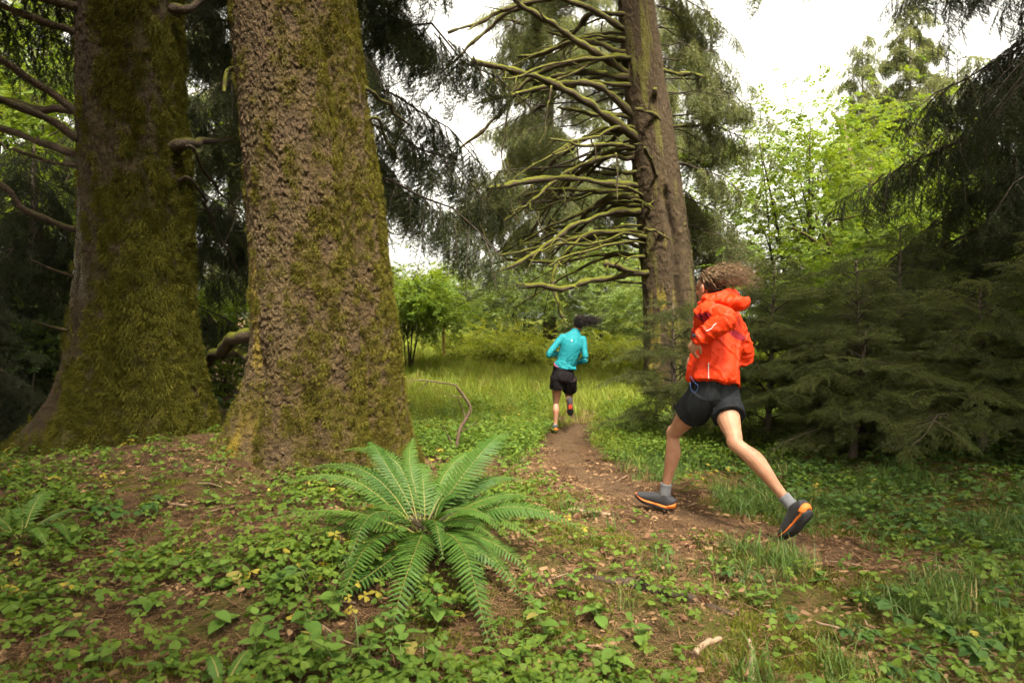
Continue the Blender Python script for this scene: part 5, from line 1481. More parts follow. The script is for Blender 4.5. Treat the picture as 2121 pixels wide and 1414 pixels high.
for q in range(110):
    x = rr_.uniform(-2.6, 3.0); y = 1.9 + 4.4 * rr_.uniform() ** 1.3
    if abs(x) > .74 * y or in_trunk(np.array(x), np.array(y)): continue
    o = bpy.data.objects.new('dead_leaf', DL[q % 4]); COL.objects.link(o)
    o.location = (x, y, ground_z(x, y) + .004); o.rotation_euler = (rr_.normal(0, .2), rr_.normal(0, .2), rr_.uniform(0, 6.28)); s_ = rr_.uniform(.45, 1.1); o.scale = (s_, s_, s_)
    tag(o, 'curled brown dead leaf lying on the forest floor', 'dead leaf', 'dead leaves on the forest floor')

# crumbled dead leaves, bark chips and small stones on the bare soil
CH = []
for i in range(4):
    r = np.random.RandomState(1600 + i); mb = MB()
    for q in range(7):
        a = r.uniform(0, 6.28); l_ = r.uniform(.012, .038); m = frame([math.cos(a), math.sin(a), r.normal(0, .15)], roll=r.normal(0, .4)); w_ = r.uniform(.25, .55)
        b_ = np.array([[x, y, z] for z in (-.5, .5) for y in (-.5, .5) for x in (-.5, .5)]) * np.array([l_, l_ * w_, l_ * .22]) * (1 + r.normal(0, .12, (8, 3)))
        mb.add(b_ @ m.T + [r.normal(0, .07), r.normal(0, .07), .006], np.array([[0, 2, 3, 1], [4, 5, 7, 6], [0, 1, 5, 4], [2, 6, 7, 3], [0, 4, 6, 2], [1, 3, 7, 5]]))
    for q in range(5):
        v, f_ = toothed(r.uniform(.02, .045), r.uniform(.007, .013), i * 9 + q, 4); a = r.uniform(0, 6.28); m = frame([math.cos(a), math.sin(a), r.normal(0, .25)], roll=r.normal(0, .5))
        mb.add(v @ m.T + [r.normal(0, .08), r.normal(0, .08), .010], f_)
    CH.append(proto(mb.mesh('litter_chips', M['chips'], False)))
sp = spots(1500, lambda x, y: (.35 + .65 * sstep(1.1, .2, path_dist(x, y))) * sstep(8.5, 7, y), -5, 5, 1.8, 8.5, 1610, near=1.3)
n = len(sp)
tag(scatter('bark_chips', CH, sp, np.stack([rr_.normal(0, .1, n), rr_.normal(0, .1, n), rr_.uniform(0, 6.28, n)], 1), rr_.uniform(.6, 1.25, n)), 'brown crumbled leaves and bark chips strewn on the bare soil', 'litter')
# ---------------------------------------------------------------- people
def skin_mat(name, col):
    m, N, L, b = new_mat(name)
    n1 = noise(N, L, 14, 4); n2 = noise(N, L, 160, 3)
    c = mixc(N, L, ramp(N, L, n1, [(.3, 0.), (.7, 1.)]), tuple(k * f for k, f in zip(col, (.86, .72, .66))), tuple(k * 1.08 for k in col))
    L.new(c, b.inputs['Base Color'])
    b.inputs['Roughness'].default_value = .52; b.inputs['Specular IOR Level'].default_value = .35
    b.inputs['Subsurface Weight'].default_value = .12; b.inputs['Subsurface Radius'].default_value = (.012, .005, .003); b.inputs['Subsurface Scale'].default_value = 1.0
    bp = nd(N, 'ShaderNodeBump', Strength=.25, Distance=.002); L.new(n2, bp.inputs['Height']); L.new(bp.outputs[0], b.inputs['Normal'])
    return m

def cloth_mat(name, col, col2=None, rough=.6, trans=0.0, weave=500, sheen=.1, var=.12, spec=.3):
    m, N, L, b = new_mat(name)
    n1 = noise(N, L, 9, 3)
    c = mixc(N, L, n1, tuple(k * (1 - var) for k in col), tuple(k * (1 + var) for k in col))
    if col2:
        a = N.new('ShaderNodeAttribute'); a.attribute_name = 'panel'
        c = mixc(N, L, a.outputs['Fac'], c, col2)
    L.new(c, b.inputs['Base Color'])
    b.inputs['Roughness'].default_value = rough; b.inputs['Specular IOR Level'].default_value = spec
    b.inputs['Sheen Weight'].default_value = sheen
    bp = nd(N, 'ShaderNodeBump', Strength=.3, Distance=.0015); L.new(noise(N, L, weave, 2), bp.inputs['Height']); L.new(bp.outputs[0], b.inputs['Normal'])
    if trans:
        tr = N.new('ShaderNodeBsdfTranslucent'); L.new(c, tr.inputs['Color'])
        mx = N.new('ShaderNodeMixShader'); mx.inputs[0].default_value = trans
        L.new(b.outputs[0], mx.inputs[1]); L.new(tr.outputs[0], mx.inputs[2]); L.new(mx.outputs[0], N['Material Output'].inputs['Surface'])
    return m

M['skin_m'] = skin_mat('skin_m', (.41, .215, .128))
M['skin_w'] = skin_mat('skin_w', (.36, .185, .110))
M['jacket'] = cloth_mat('jacket', (.74, .042, .006), (.22, .006, .014), .55, .06, 700, 0, .10, .2)
M['shorts_m'] = cloth_mat('shorts_m', (.013, .014, .0155), None, .75, 0, 500, 0, .12, .12)
M['shorts_w'] = cloth_mat('shorts_w', (.009, .0065, .007), None, .75, 0, 500, 0, .12, .12)
M['shirt'] = cloth_mat('shirt', (.011, .185, .205), None, .7, 0, 600, 0, .12, .2)
M['sock'] = cloth_mat('sock', (.15, .15, .155), None, .9, 0, 300)
M['shoe'] = cloth_mat('shoe', (.033, .031, .032), None, .6, 0, 350, .05, .3)
M['sole_orange'] = plain_mat('sole_orange', (.70, .17, .028), .55, .3, .1)
M['tread'] = plain_mat('tread', (.035, .033, .034), .8, .2)
M['red_rubber'] = plain_mat('red_rubber', (.50, .05, .02), .6, .3)
M['silver'] = plain_mat('silver', (.62, .62, .60), .4, .5, .05)
M['watch'] = plain_mat('watch', (.012, .012, .013), .35, .5)
M['blue'] = cloth_mat('blue', (.015, .045, .13), None, .7)
M['pink'] = cloth_mat('pink', (.55, .03, .16), None, .7)
def hair_mat(name, a, b_):
    m, N, L, b = new_mat(name)
    tc = N.new('ShaderNodeTexCoord')
    L.new(mixc(N, L, ramp(N, L, noise(N, L, 40, 3, vec=tc.outputs['Object']), [(.35, 0.), (.68, 1.)]), a, b_), b.inputs['Base Color'])
    b.inputs['Roughness'].default_value = .6; b.inputs['Specular IOR Level'].default_value = .15
    return m
M['hair_m'] = hair_mat('hair_m', (.060, .036, .018), (.27, .170, .090))
M['hair_dark'] = hair_mat('hair_dark', (.022, .013, .008), (.055, .032, .018))
M['hair_w'] = hair_mat('hair_w', (.008, .006, .005), (.022, .015, .012))

def fuse(mb, voxel, iters, name, mats, factor=.5):
    """one continuous skin over all the overlapping pieces"""
    me = mb.mesh(name, [])
    o = bpy.data.objects.new(name, me); COL.objects.link(o)
    m = o.modifiers.new('r', 'REMESH'); m.mode = 'VOXEL'; m.voxel_size = voxel; m.use_smooth_shade = True
    s = o.modifiers.new('s', 'SMOOTH'); s.factor = factor; s.iterations = iters
    dg = bpy.context.evaluated_depsgraph_get(); dg.update()
    out = bpy.data.meshes.new_from_object(o.evaluated_get(dg), depsgraph=dg)
    out.name = name
    bpy.data.objects.remove(o); bpy.data.meshes.remove(me)
    out.materials.clear()
    for k in (mats if isinstance(mats, list) else [mats]): out.materials.append(k)
    return out

def verts(me):
    V = np.empty(len(me.vertices) * 3, np.float32); me.vertices.foreach_get('co', V)
    Nn = np.empty(len(me.vertices) * 3, np.float32); me.vertices.foreach_get('normal', Nn)
    return V.reshape(-1, 3).astype(float), Nn.reshape(-1, 3).astype(float)

def set_verts(me, V):
    me.vertices.foreach_set('co', V.astype(np.float32).ravel()); me.update()

def ellip(c, ax, n=14, m=20):
    """ellipsoid: ax rows are the three half axes as vectors"""
    th = np.linspace(0, math.pi, n); ph = np.arange(m) / m * 2 * math.pi
    T, Ph = np.meshgrid(th, ph, indexing='ij')
    u = np.stack([np.sin(T) * np.cos(Ph), np.sin(T) * np.sin(Ph), np.cos(T)], -1).reshape(-1, 3)
    V = u @ np.asarray(ax, float) + np.asarray(c, float)
    i, j = np.meshgrid(np.arange(n - 1), np.arange(m), indexing='ij'); j2 = (j + 1) % m
    return V, np.stack([i * m + j, (i + 1) * m + j, (i + 1) * m + j2, i * m + j2], -1).reshape(-1, 4)

def limb_body(mb, rows, ref, k=16, n=34, ends=True):
    """rows: x y z ra rb"""
    c = cr(rows, n)
    V, F = tube(c[:, :3], np.maximum(c[:, 3], .004), np.maximum(c[:, 4], .004), ref, k); mb.add(V, F)
    if ends:
        mb.add(*ellip(c[0, :3], np.eye(3) * min(c[0, 3], c[0, 4]) * .98, 8, 12)); mb.add(*ellip(c[-1, :3], np.eye(3) * min(c[-1, 3], c[-1, 4]) * .98, 8, 12))

def leg_rows(hip, knee, ankle, back, s=1.0):
    hip, knee, ankle, back = (np.asarray(a, float) for a in (hip, knee, ankle, back))
    th = knee - hip; sh = ankle - knee; f = -back
    R_ = []
    for t, r, o in ((0, .088, 0), (.3, .084, .004), (.6, .071, .006), (.82, .055, .003), (.93, .0505, .004)): R_.append([*(hip + th * t + f * o), r * s, r * s * 1.05])
    R_.append([*(knee + f * .013), .049 * s, .052 * s])
    for t, r, o in ((.10, .0455, .006), (.20, .050, -.006), (.32, .056, -.017), (.45, .050, -.015), (.60, .040, -.008), (.75, .0325, -.002), (.90, .029, 0), (1.0, .031, 0)): R_.append([*(knee + sh * t + f * o), r * s * .96, r * s * 1.04])
    return R_

def add_hand(mb, wrist, d, palm_n, side, curl=.9, s=1.0):
    """d along the hand, palm_n the way the palm faces, side = +1 when the thumb lies towards d x palm_n"""
    d = norm(d); pn = norm(np.asarray(palm_n) - np.dot(palm_n, d) * d); ac = np.cross(d, pn) * side    # ac towards the thumb
    w = np.asarray(wrist, float)
    rows = [[*w, .026, .020], [*(w + d * .03 * s), .034, .017], [*(w + d * .065 * s), .040, .015], [*(w + d * .088 * s), .038, .012]]
    c = cr(rows, 10)
    V, F = tube(c[:, :3], c[:, 3] * s, c[:, 4] * s, ac, 14); mb.add(V, F)
    for q, (o, ln) in enumerate(((.030, .92), (.010, 1.0), (-.010, .94), (-.029, .76))):
        p = w + d * .084 * s + ac * o * s
        pts = [p - d * .02, p]; a = .25
        for l_ in (.042, .027, .021):
            a += curl * (.62 if len(pts) > 2 else .8)
            p = p + (d * math.cos(a) + pn * math.sin(a)) * l_ * ln * s
            pts.append(p)
        V, F = tube(cr(pts, 14), np.linspace(.0098, .0075, 14) * s, k=9); mb.add(V, F)
        mb.add(*ellip(pts[-1], np.eye(3) * .0078 * s, 7, 9))
    p = w + d * .022 * s + ac * .024 * s + pn * .006
    pts = [p, p + (d * .6 + ac * .6 + pn * .35) * .034 * s]
    pts.append(pts[-1] + (d * .75 + ac * .1 + pn * .55) * .032 * s); pts.append(pts[-1] + (d * .7 - ac * .25 + pn * .5) * .026 * s)
    V, F = tube(cr(pts, 12), np.linspace(.0135, .0088, 12) * s, k=9); mb.add(V, F)
    mb.add(*ellip(pts[-1], np.eye(3) * .009 * s, 7, 9))

def add_head(mb, c, fwd, up, s=1.0):
    f = norm(fwd); u = norm(np.asarray(up) - np.dot(up, f) * f); l = np.cross(u, f)
    c = np.asarray(c, float)
    def E(o, a): mb.add(*ellip(c + f * o[0] * s + l * o[1] * s + u * o[2] * s, np.stack([f * a[0], l * a[1], u * a[2]]) * s))
    E((-.010, 0, .030), (.098, .076, .088))        # skull
    E((.030, 0, -.045), (.058, .056, .072))        # face
    E((.048, 0, -.092), (.034, .034, .026))        # chin
    E((.074, 0, .022), (.022, .052, .018))         # brow
    E((.060, .036, -.030), (.026, .022, .022)); E((.060, -.036, -.030), (.026, .022, .022))    # cheeks
    E((.088, 0, -.070), (.012, .024, .010))        # mouth
    V, F = tube(c + np.array([f * .088 + u * .012, f * .104 - u * .020, f * .112 - u * .036, f * .092 - u * .042]) * s, np.array([.008, .012, .015, .010]) * s, k=8); mb.add(V, F)
    for sg in (1, -1):
        E((-.006, sg * .080, -.012), (.020, .009, .033)); E((-.016, sg * .086, .002), (.012, .008, .022))
        E((.082, sg * .031, .000), (.010, .015, .009))

def shoe(parent, ankle, toe, up, s=1.0, arch=False, mats=('shoe', 'sole_orange', 'tread')):
    """running shoe: upper (> sole > tread), toe along toe"""
    m = frame(toe, up); a0 = np.asarray(ankle, float) - m @ np.array([0, 0, .100]) * s
    W = lambda v: (np.asarray(v, float) * s) @ m.T + a0
    mb = MB()
    rows = [(-.076, .030, .058, .028), (-.066, .037, .062, .036), (-.03, .041, .064, .043), (.02, .043, .062, .042), (.07, .046, .056, .036), (.12, .050, .047, .028), (.165, .046, .041, .021), (.195, .032, .036, .014), (.205, .016, .034, .008)]
    c = cr([[x, 0, z, ra, rb] for x, ra, z, rb in rows], 22)
    V, F = tube(c[:, :3], c[:, 3], c[:, 4], (0, 1, 0), 18, power=2.6); mb.add(V, F)
    V, F = tube(cr([[-.012, 0, .07], [-.014, 0, .105]], 5), [.041, .042, .041, .040, .040], [.046, .045, .044, .043, .043], (0, 1, 0), 16); mb.add(V, F)
    V, F = tube(cr([[.02, 0, .098], [.06, 0, .088], [.10, 0, .072]], 6), [.022, .023, .024, .024, .022, .018], .008, (0, 1, 0), 10); mb.add(V, F)
    mb.V = [W(v) for v in mb.V]
    up_ = obj('shoe', fuse(mb, .0055 * s, 3, 'shoe', M[mats[0]]), parent)
    # sole: outline of the foot, thicker at the heel, toe spring
    t = np.linspace(0, 2 * math.pi, 40, endpoint=False)
    X = .068 + .146 * np.cos(t); half = np.interp(X, [-.08, -.06, -.02, .04, .10, .14, .18, .214], [.02, .037, .041, .037, .048, .051, .040, .012])
    Yv = np.sign(np.sin(t)) * half * np.minimum(1, np.abs(np.sin(t)) * 2.2)
    spring = .020 * sstep(.11, .215, X) + .010 * sstep(-.03, -.08, X)
    top = np.stack([X * .985, Yv * .95, .034 - .008 * sstep(0, .15, X) + spring], 1); bot = np.stack([X, Yv * 1.04, .019 + spring], 1); midr = np.stack([X, Yv * 1.06, .025 + spring], 1)
    def slab(rings):
        k = 40; V = np.vstack(rings + [rings[0].mean(0)[None], rings[-1].mean(0)[None]]); n = len(rings); j = np.arange(k); j2 = (j + 1) % k
        Q = np.concatenate([np.stack([i * k + j, (i + 1) * k + j, (i + 1) * k + j2, i * k + j2], 1) for i in range(n - 1)])
        T = np.concatenate([np.stack([np.full(k, n * k), j, j2], 1), np.stack([np.full(k, n * k + 1), (n - 1) * k + j2, (n - 1) * k + j], 1)])
        return W(V), [T, Q]
    so = obj('sole', mesh_data('sole', *slab([top, midr, bot]), M[mats[1]]), up_)
    b2 = bot.copy(); b2[:, 2] -= .0192; tb = bot.copy(); tb[:, 2] -= .0002; tb[:, 1] *= .97; b2[:, 1] *= .93
    obj('tread', mesh_data('tread', *slab([tb, b2]), M[mats[2]]), so)
    pv = np.array([[x, y, z] for z in (-.0035, .012) for y in (-.026, .026) for x in (.020, .085)])
    if arch: obj('arch_patch', mesh_data('arch_patch', W(pv), np.array([[0, 2, 3, 1], [4, 5, 7, 6], [0, 1, 5, 4], [2, 6, 7, 3], [0, 4, 6, 2], [1, 3, 7, 5]]), M[mats[1]], False), so)
    # heel counter and toe guard in sole colour or a patch of it
    V, F = tube(cr([[-.050, .040, .030], [-.079, .022, .042], [-.084, 0, .048], [-.079, -.022, .042], [-.050, -.040, .030]], 14), .006, .019, (0, 0, 1) if False else (1, 0, 0), 8)
    obj('heel_patch', mesh_data('heel_patch', W(V), F, M['shoe' if arch else mats[1]]), up_)
    for q in range(4):      # laces
        x = .030 + .022 * q; z = .103 - .0085 * q
        V, F = tube(cr([[x, .026, z - .010], [x + .004, 0, z + .003], [x, -.026, z - .010]], 7), .0028, k=5)
        obj('lace', mesh_data('lace', W(V), F, M['tread']), up_)
    return up_

def sock(parent, ankle, knee, lo=-.03, hi=.085, r=.041):
    a = np.asarray(ankle, float); d = norm(np.asarray(knee) - a)
    t = np.linspace(lo, hi, 10)
    rr = np.interp(t, [lo, 0, .05, hi], [r * 1.05, r * .95, r * .93, r * .97]) * (1 + .03 * np.sin(t * 400))
    V, F = tube(a + d * t[:, None], rr, k=16)
    obj('sock', mesh_data('sock', V, F, M['sock']), parent)

def strands(parent, name, roots, dirs, length, mat, seed, flow, curl=.010, freq=3.0, w=.0016, gravity=0.0, n=9, spread=.25, lift=.35):
    """locks of hair as thin tapering tubes"""
    r = np.random.RandomState(seed); mb = MB()
    t = np.linspace(0, 1, n)[:, None]
    for p, d, ln in zip(roots, dirs, length):
        fl = norm(np.asarray(flow) + r.normal(0, spread, 3))
        e = d * (t - t * t * .6) * ln * lift + fl * (t ** 1.4) * ln * .85 + np.array([0, 0, -gravity]) * t * t * ln
        ph = r.uniform(0, 6.28); a1 = norm(np.cross(fl, r.normal(size=3))); a2 = np.cross(fl, a1); k = freq * r.uniform(.7, 1.3) * ln / .15
        e = e + curl * np.minimum(1, t * 3) * (a1 * np.cos(ph + t * k * 6.28) + a2 * np.sin(ph + t * k * 6.28) - a1 * math.cos(ph) - a2 * math.sin(ph)) * r.uniform(.5, 1.2)
        V, F = tube(p + e, w * (1.15 - t[:, 0]) * r.uniform(.6, 1.4), k=3, cap=False); mb.add(V, F)
    o = obj(name, mb.mesh(name, mat), parent); o['kind'] = 'stuff'
    return o

def ridge(x): return 1.1 * np.exp(-(x / .13) ** 2) + .9 * x

def folds(me, axes, amp, seed, fine=.35, mask=None):
    """creases: axes = list of (fold direction, weight array or None, scale)"""
    V, Nn = verts(me)
    d = np.zeros(len(V))
    for q, (ax, w, sc) in enumerate(axes):
        ax = norm(ax); a = norm(np.cross(ax, [.3, .9, .2])); b = np.cross(ax, a)
        u, v, s = V @ a, V @ b, V @ ax
        warp = .03 * fbm(V[:, 0] * 9, V[:, 1] * 9, V[:, 2] * 9, seed + q, 2)
        k = ridge(vnoise((u + warp) * sc, (v + warp) * sc, s * sc * .16, seed + 5 + q)) + fine * ridge(vnoise((u + warp) * sc * 2.3, (v - warp) * sc * 2.3, s * sc * .7, seed + 9 + q))
        d += (k - .25) * (1 if w is None else w)
    if mask is not None: d *= mask(V)
    set_verts(me, V + Nn * (amp * d)[:, None])

def seg_dist(V, a, b):
    a = np.asarray(a, float); b = np.asarray(b, float); ab = b - a
    t = np.clip(((V - a) @ ab) / (ab @ ab), 0, 1)
    return np.linalg.norm(V - a - t[:, None] * ab, axis=1)

# ------------------------------------------------ the man in orange
H = norm([-.53, .85, 0]); LFT = norm([-.85, -.53, 0]); UP = np.array([0, 0, 1.0])
man = empty('person', (1.39, 4.70, ground_z(1.39, 4.70)), 'person in an orange hooded jacket and black shorts running along the path, seen from behind', 'person')
hipc = P(1478, 822, 4.70)
hipL = hipc + LFT * .088 + UP * .01; hipR = hipc - LFT * .088 + UP * .01
kneeL, ankL = P(1397, 896, 4.93), P(1377, 1016, 5.00)
ankL[2] = ground_z(ankL[0], ankL[1]) + .140
kneeR, ankR = P(1524, 914, 4.42), P(1643, 1050, 4.20)
neck = P(1480, 626, 4.78); headc = P(1469, 597, 4.80)
chest = P(1488, 690, 4.74); waist = P(1484, 760, 4.70)
shL, shR = np.array([1.30, 4.655, 1.455]), np.array([1.565, 4.92, 1.45])
elL, wrL = P(1506, 662, 4.42), P(1444, 704, 4.50)
elR, wrR = P(1541, 736, 4.96), np.array([1.395, 5.06, 1.11])
fh = norm([-.52, .85, -.03])
mb = MB()
limb_body(mb, leg_rows(hipL, kneeL, ankL, -H), np.array([.85, .53, 0]))
limb_body(mb, leg_rows(hipR, kneeR, ankR, norm(np.cross(np.cross(ankR - kneeR, kneeR - hipR), ankR - kneeR)) * -1 if False else norm([.25, -.3, .45])), np.array([.85, .53, 0]))
limb_body(mb, [[*(hipc - UP * .03), .150, .110], [*(hipc + UP * .06), .155, .110], [*waist, .135, .098], [*chest, .160, .112], [*(chest * .45 + neck * .55), .125, .075], [*(chest * .2 + neck * .8), .085, .070], [*neck, .057, .057]], -LFT)
limb_body(mb, [[*(neck - UP * .03), .058, .060], [*(neck * .5 + headc * .5), .054, .056], [*headc, .055, .06]], -LFT)
for s_, e_, w_ in ((shL, elL, wrL), (shR, elR, wrR)):
    limb_body(mb, [[*(s_ * .9 + chest * .1), .040, .040], [*(s_ * .5 + e_ * .5), .040, .040], [*e_, .036, .036], [*(e_ * .65 + w_ * .35), .042, .042], [*(e_ * .2 + w_ * .8), .030, .028], [*w_, .026, .022]], UP)
add_head(mb, headc, fh, UP, 1.0)
hdL = norm(P(1424, 738, 4.58) - wrL)
add_hand(mb, wrL, hdL, norm([.75, .5, -.1]), 1, .62)
add_hand(mb, wrR, norm([-.95, -.05, -.10]), norm([.1, -.75, -.5]), -1, .8)
for a_, t_ in ((ankL, (-.80, .53, .22)), (ankR, (-.29, .58, -.75))):
    fm_ = frame(t_); limb_body(mb, [[*a_, .030, .030], [*(a_ + fm_ @ np.array([.03, 0, -.03])), .028, .024], [*(a_ + fm_ @ np.array([.09, 0, -.055])), .030, .014]], fm_[:, 1])
for kn_, hp_ in ((kneeL, hipL), (kneeR, hipR)):
    mb.add(*ellip(kn_ + H * .040 - UP * .004, np.eye(3) * .024, 8, 12))          # kneecaps
body = obj('body', fuse(mb, .0048, 2, 'body', M['skin_m']), man)

# jacket
mb = MB()
rt = norm([.85, .53, 0])
hem = P(1479, 792, 4.68)
limb_body(mb, [[*hem, .192, .158], [*(hem * .5 + waist * .5 + UP * .02), .186, .155], [*(waist + UP * .04), .176, .148], [*chest, .182, .146], [*(chest * .55 + neck * .45), .186, .125], [*(chest * .28 + neck * .72), .140, .100], [*(chest * .1 + neck * .9), .090, .085], [*(neck + UP * .012), .074, .076]], rt, 28, 34, False)
limb_body(mb, [[*(shL - LFT * .03), .074, .074], [*(shL * .6 + elL * .4), .077, .072], [*elL, .066, .064], [*(elL * .6 + wrL * .4), .064, .060], [*(elL * .22 + wrL * .78), .053, .050], [*(elL * .08 + wrL * .92), .045, .042]], UP, 16)
limb_body(mb, [[*(shR + LFT * .03), .074, .074], [*(shR * .6 + elR * .4), .074, .070], [*elR, .066, .064], [*(elR * .6 + wrR * .4), .062, .058], [*(elR * .15 + wrR * .85), .048, .045]], UP, 16)
# hood thrown back, half filled with wind
for a0, a1 in ((-2.2, 2.2),):
    an = np.linspace(a0, a1, 15)
    ring = np.array([neck + UP * (.000 + .030 * math.cos(a)) + (-H * math.cos(a) + LFT * math.sin(a)) * (.088 + .030 * max(0, math.cos(a))) for a in an])
    V, F = tube(ring, .030 + .030 * np.maximum(0, np.cos(an)), .030 + .020 * np.maximum(0, np.cos(an)), (0, 0, 1), 14); mb.add(V, F)
hc_ = P(1519, 627, 4.62)
hd_ = norm([1, -.45, -.12])
mb.add(*ellip(hc_, np.stack([hd_ * .095, norm(np.cross(hd_, UP)) * .098, norm([.25, -.1, 1]) * .056])))
mb.add(*ellip(hc_ + np.array([-.085, .06, .012]), np.stack([hd_ * .10, norm(np.cross(hd_, UP)) * .09, UP * .045])))
jk = fuse(mb, .0058, 2, 'jacket', M['jacket'])
V, _ = verts(jk)
dl = np.minimum(seg_dist(V, shL, elL), seg_dist(V, elL, wrL)); wl2 = sstep(.11, .075, dl); dr_ = np.minimum(seg_dist(V, shR, elR), seg_dist(V, elR, wrR)); wr2 = sstep(.11, .075, dr_)
ws = np.maximum(wl2, wr2)
folds(jk, [((.35, .1, 1.0), (1 - ws), 12), ((-.6, .1, .75), .6 * (1 - ws), 9), (np.cross(wrL - elL, [0.2, -1, .3]), wl2 * .8, 17), (np.cross(elR - shR, [0.2, -1, .2]), wr2 * .8, 16)], .0150, 77)
V, Nn = verts(jk)
pan = np.zeros(len(V))
for c_, rx, rz in ((P(1530, 694, 4.62), .085, .030), (P(1505, 676, 4.56), .055, .022), (P(1455, 652, 4.55), .055, .040), (P(1440, 690, 4.62), .035, .06)):
    q = (V - c_) * np.array([1 / rx, 1 / .16, 1 / rz]); q[:, 2] += 1.0 * q[:, 0] * (rx > .05)
    pan = np.maximum(pan, sstep(1.05, .92, np.linalg.norm(q, axis=1) + .05 * fbm(V[:, 0] * 20, V[:, 1] * 20, V[:, 2] * 20, 5, 2)))
pan *= (1 - sstep(.09, .07, seg_dist(V, elL, wrL))) * (V[:, 2] < 1.44)
fattr(jk, 'panel', pan)
jko = obj('jacket', jk, man)
jbvh = BVHTree.FromPolygons([tuple(v) for v in V], [tuple(p.vertices) for p in jk.polygons])
def strip_on(bvh, a, b, w, mat, name, parent, eye=(0, 0, 1.25), off=.005, n=14):
    """narrow tape laid on a garment between two points"""
    a, b = np.asarray(a, float), np.asarray(b, float); c = []; nn = []
    for t in np.linspace(0, 1, n):
        loc, nr, _, _ = bvh.find_nearest(Vector(a * (1 - t) + b * t)); c.append(np.array(loc)); nn.append(np.array(nr))
    c = np.array(c); nn = np.array(nn)
    c = cr(c[[0, 4, 9, 13]], n); nn = cr(nn[[0, 4, 9, 13]], n); nn /= np.linalg.norm(nn, axis=1)[:, None]
    if np.sum(nn * (np.asarray(eye) - c)) < 0: nn = -nn
    tg_ = np.gradient(c, axis=0); sd_ = np.cross(nn, tg_); sd_ /= np.linalg.norm(sd_, axis=1)[:, None]
    c = c + nn * off
    V = np.vstack([c - sd_ * w, c + sd_ * w, c - sd_ * w - nn * .004, c + sd_ * w - nn * .004]); i = np.arange(n - 1)
    Q = np.concatenate([np.stack([i, i + 1, n + i + 1, n + i], 1), np.stack([2 * n + i, 2 * n + i + 1, i + 1, i], 1), np.stack([n + i, n + i + 1, 3 * n + i + 1, 3 * n + i], 1)])
    return obj(name, mesh_data(name, V, Q, mat), parent)
strip_on(jbvh, P(1460, 684, 4.38), P(1480, 667, 4.36), .0022, M['silver'], 'reflective_strip', jko)
strip_on(jbvh, P(1470, 745, 4.50), P(1467, 782, 4.50), .0022, M['silver'], 'reflective_strip', jko)
# cuffs and hem band
V, F = tube(cr([elL * .10 + wrL * .90, elL * .03 + wrL * .97], 4), [.046, .047, .047, .045], [.043, .044, .044, .042], UP, 16); obj('cuff', mesh_data('cuff', V, F, M['jacket']), jko)

# shorts
mb = MB()
limb_body(mb, [[*(hipc + UP * .17), .150, .125], [*(hipc + UP * .08), .172, .138], [*(hipc), .178, .138], [*(hipc - UP * .045), .150, .120]], rt, 24, 16, False)
for hp, kn, e_, fl in ((hipL, kneeL, .47, .120), (hipR, kneeR, .50, .112)):
    d_ = kn - hp
    c = cr([[*(hp + UP * .03), .105, .110], [*(hp + d_ * .15), .112, .115], [*(hp + d_ * .35), .112, .114], [*(hp + d_ * e_), fl - .006, fl - .004]], 14)
    V, F = tube(c[:, :3], c[:, 3], c[:, 4], rt, 22); mb.add(V, F)
sm_ = fuse(mb, .0060, 1, 'shorts', M['shorts_m'])
folds(sm_, [((.3, -.2, 1.0), None, 15)], .0060, 91)
sho = obj('shorts', sm_, man)
V, F = tube(cr([P(1429, 778, 4.56), P(1437, 790, 4.53), P(1446, 800, 4.52), P(1440, 812, 4.52), P(1431, 806, 4.53), P(1430, 792, 4.54)], 16), .0022, k=5); obj('drawstring', mesh_data('drawstring', V, F, M['blue']), sho)
V, F = tube(cr([[*(hipc + UP * .155)], [*(hipc + UP * .11)]], 6), [.158] * 6, [.132] * 6, rt, 26); obj('waistband', mesh_data('waistband', V, F, M['blue']), sho)
# watch on the left wrist
V, F = tube([wrL + (elL - wrL) * -.02, wrL + (elL - wrL) * .07], [.031, .033], [.029, .031], UP, 16); wt = obj('watch', mesh_data('watch', V, F, M['watch']), man)
V, F = tube([wrL + np.array([-.02, -.02, .026]), wrL + np.array([-.024, -.025, .036])], .017, k=14); obj('watch_case', mesh_data('watch_case', V, F, M['watch']), wt)
# feet
shoe(man, ankL, norm([-.80, .53, .20]), UP, 1.05)
shoe(man, ankR, norm([-.29, .58, -.75]), UP, 1.08)
sock(man, ankL, kneeL); sock(man, ankR, kneeR)

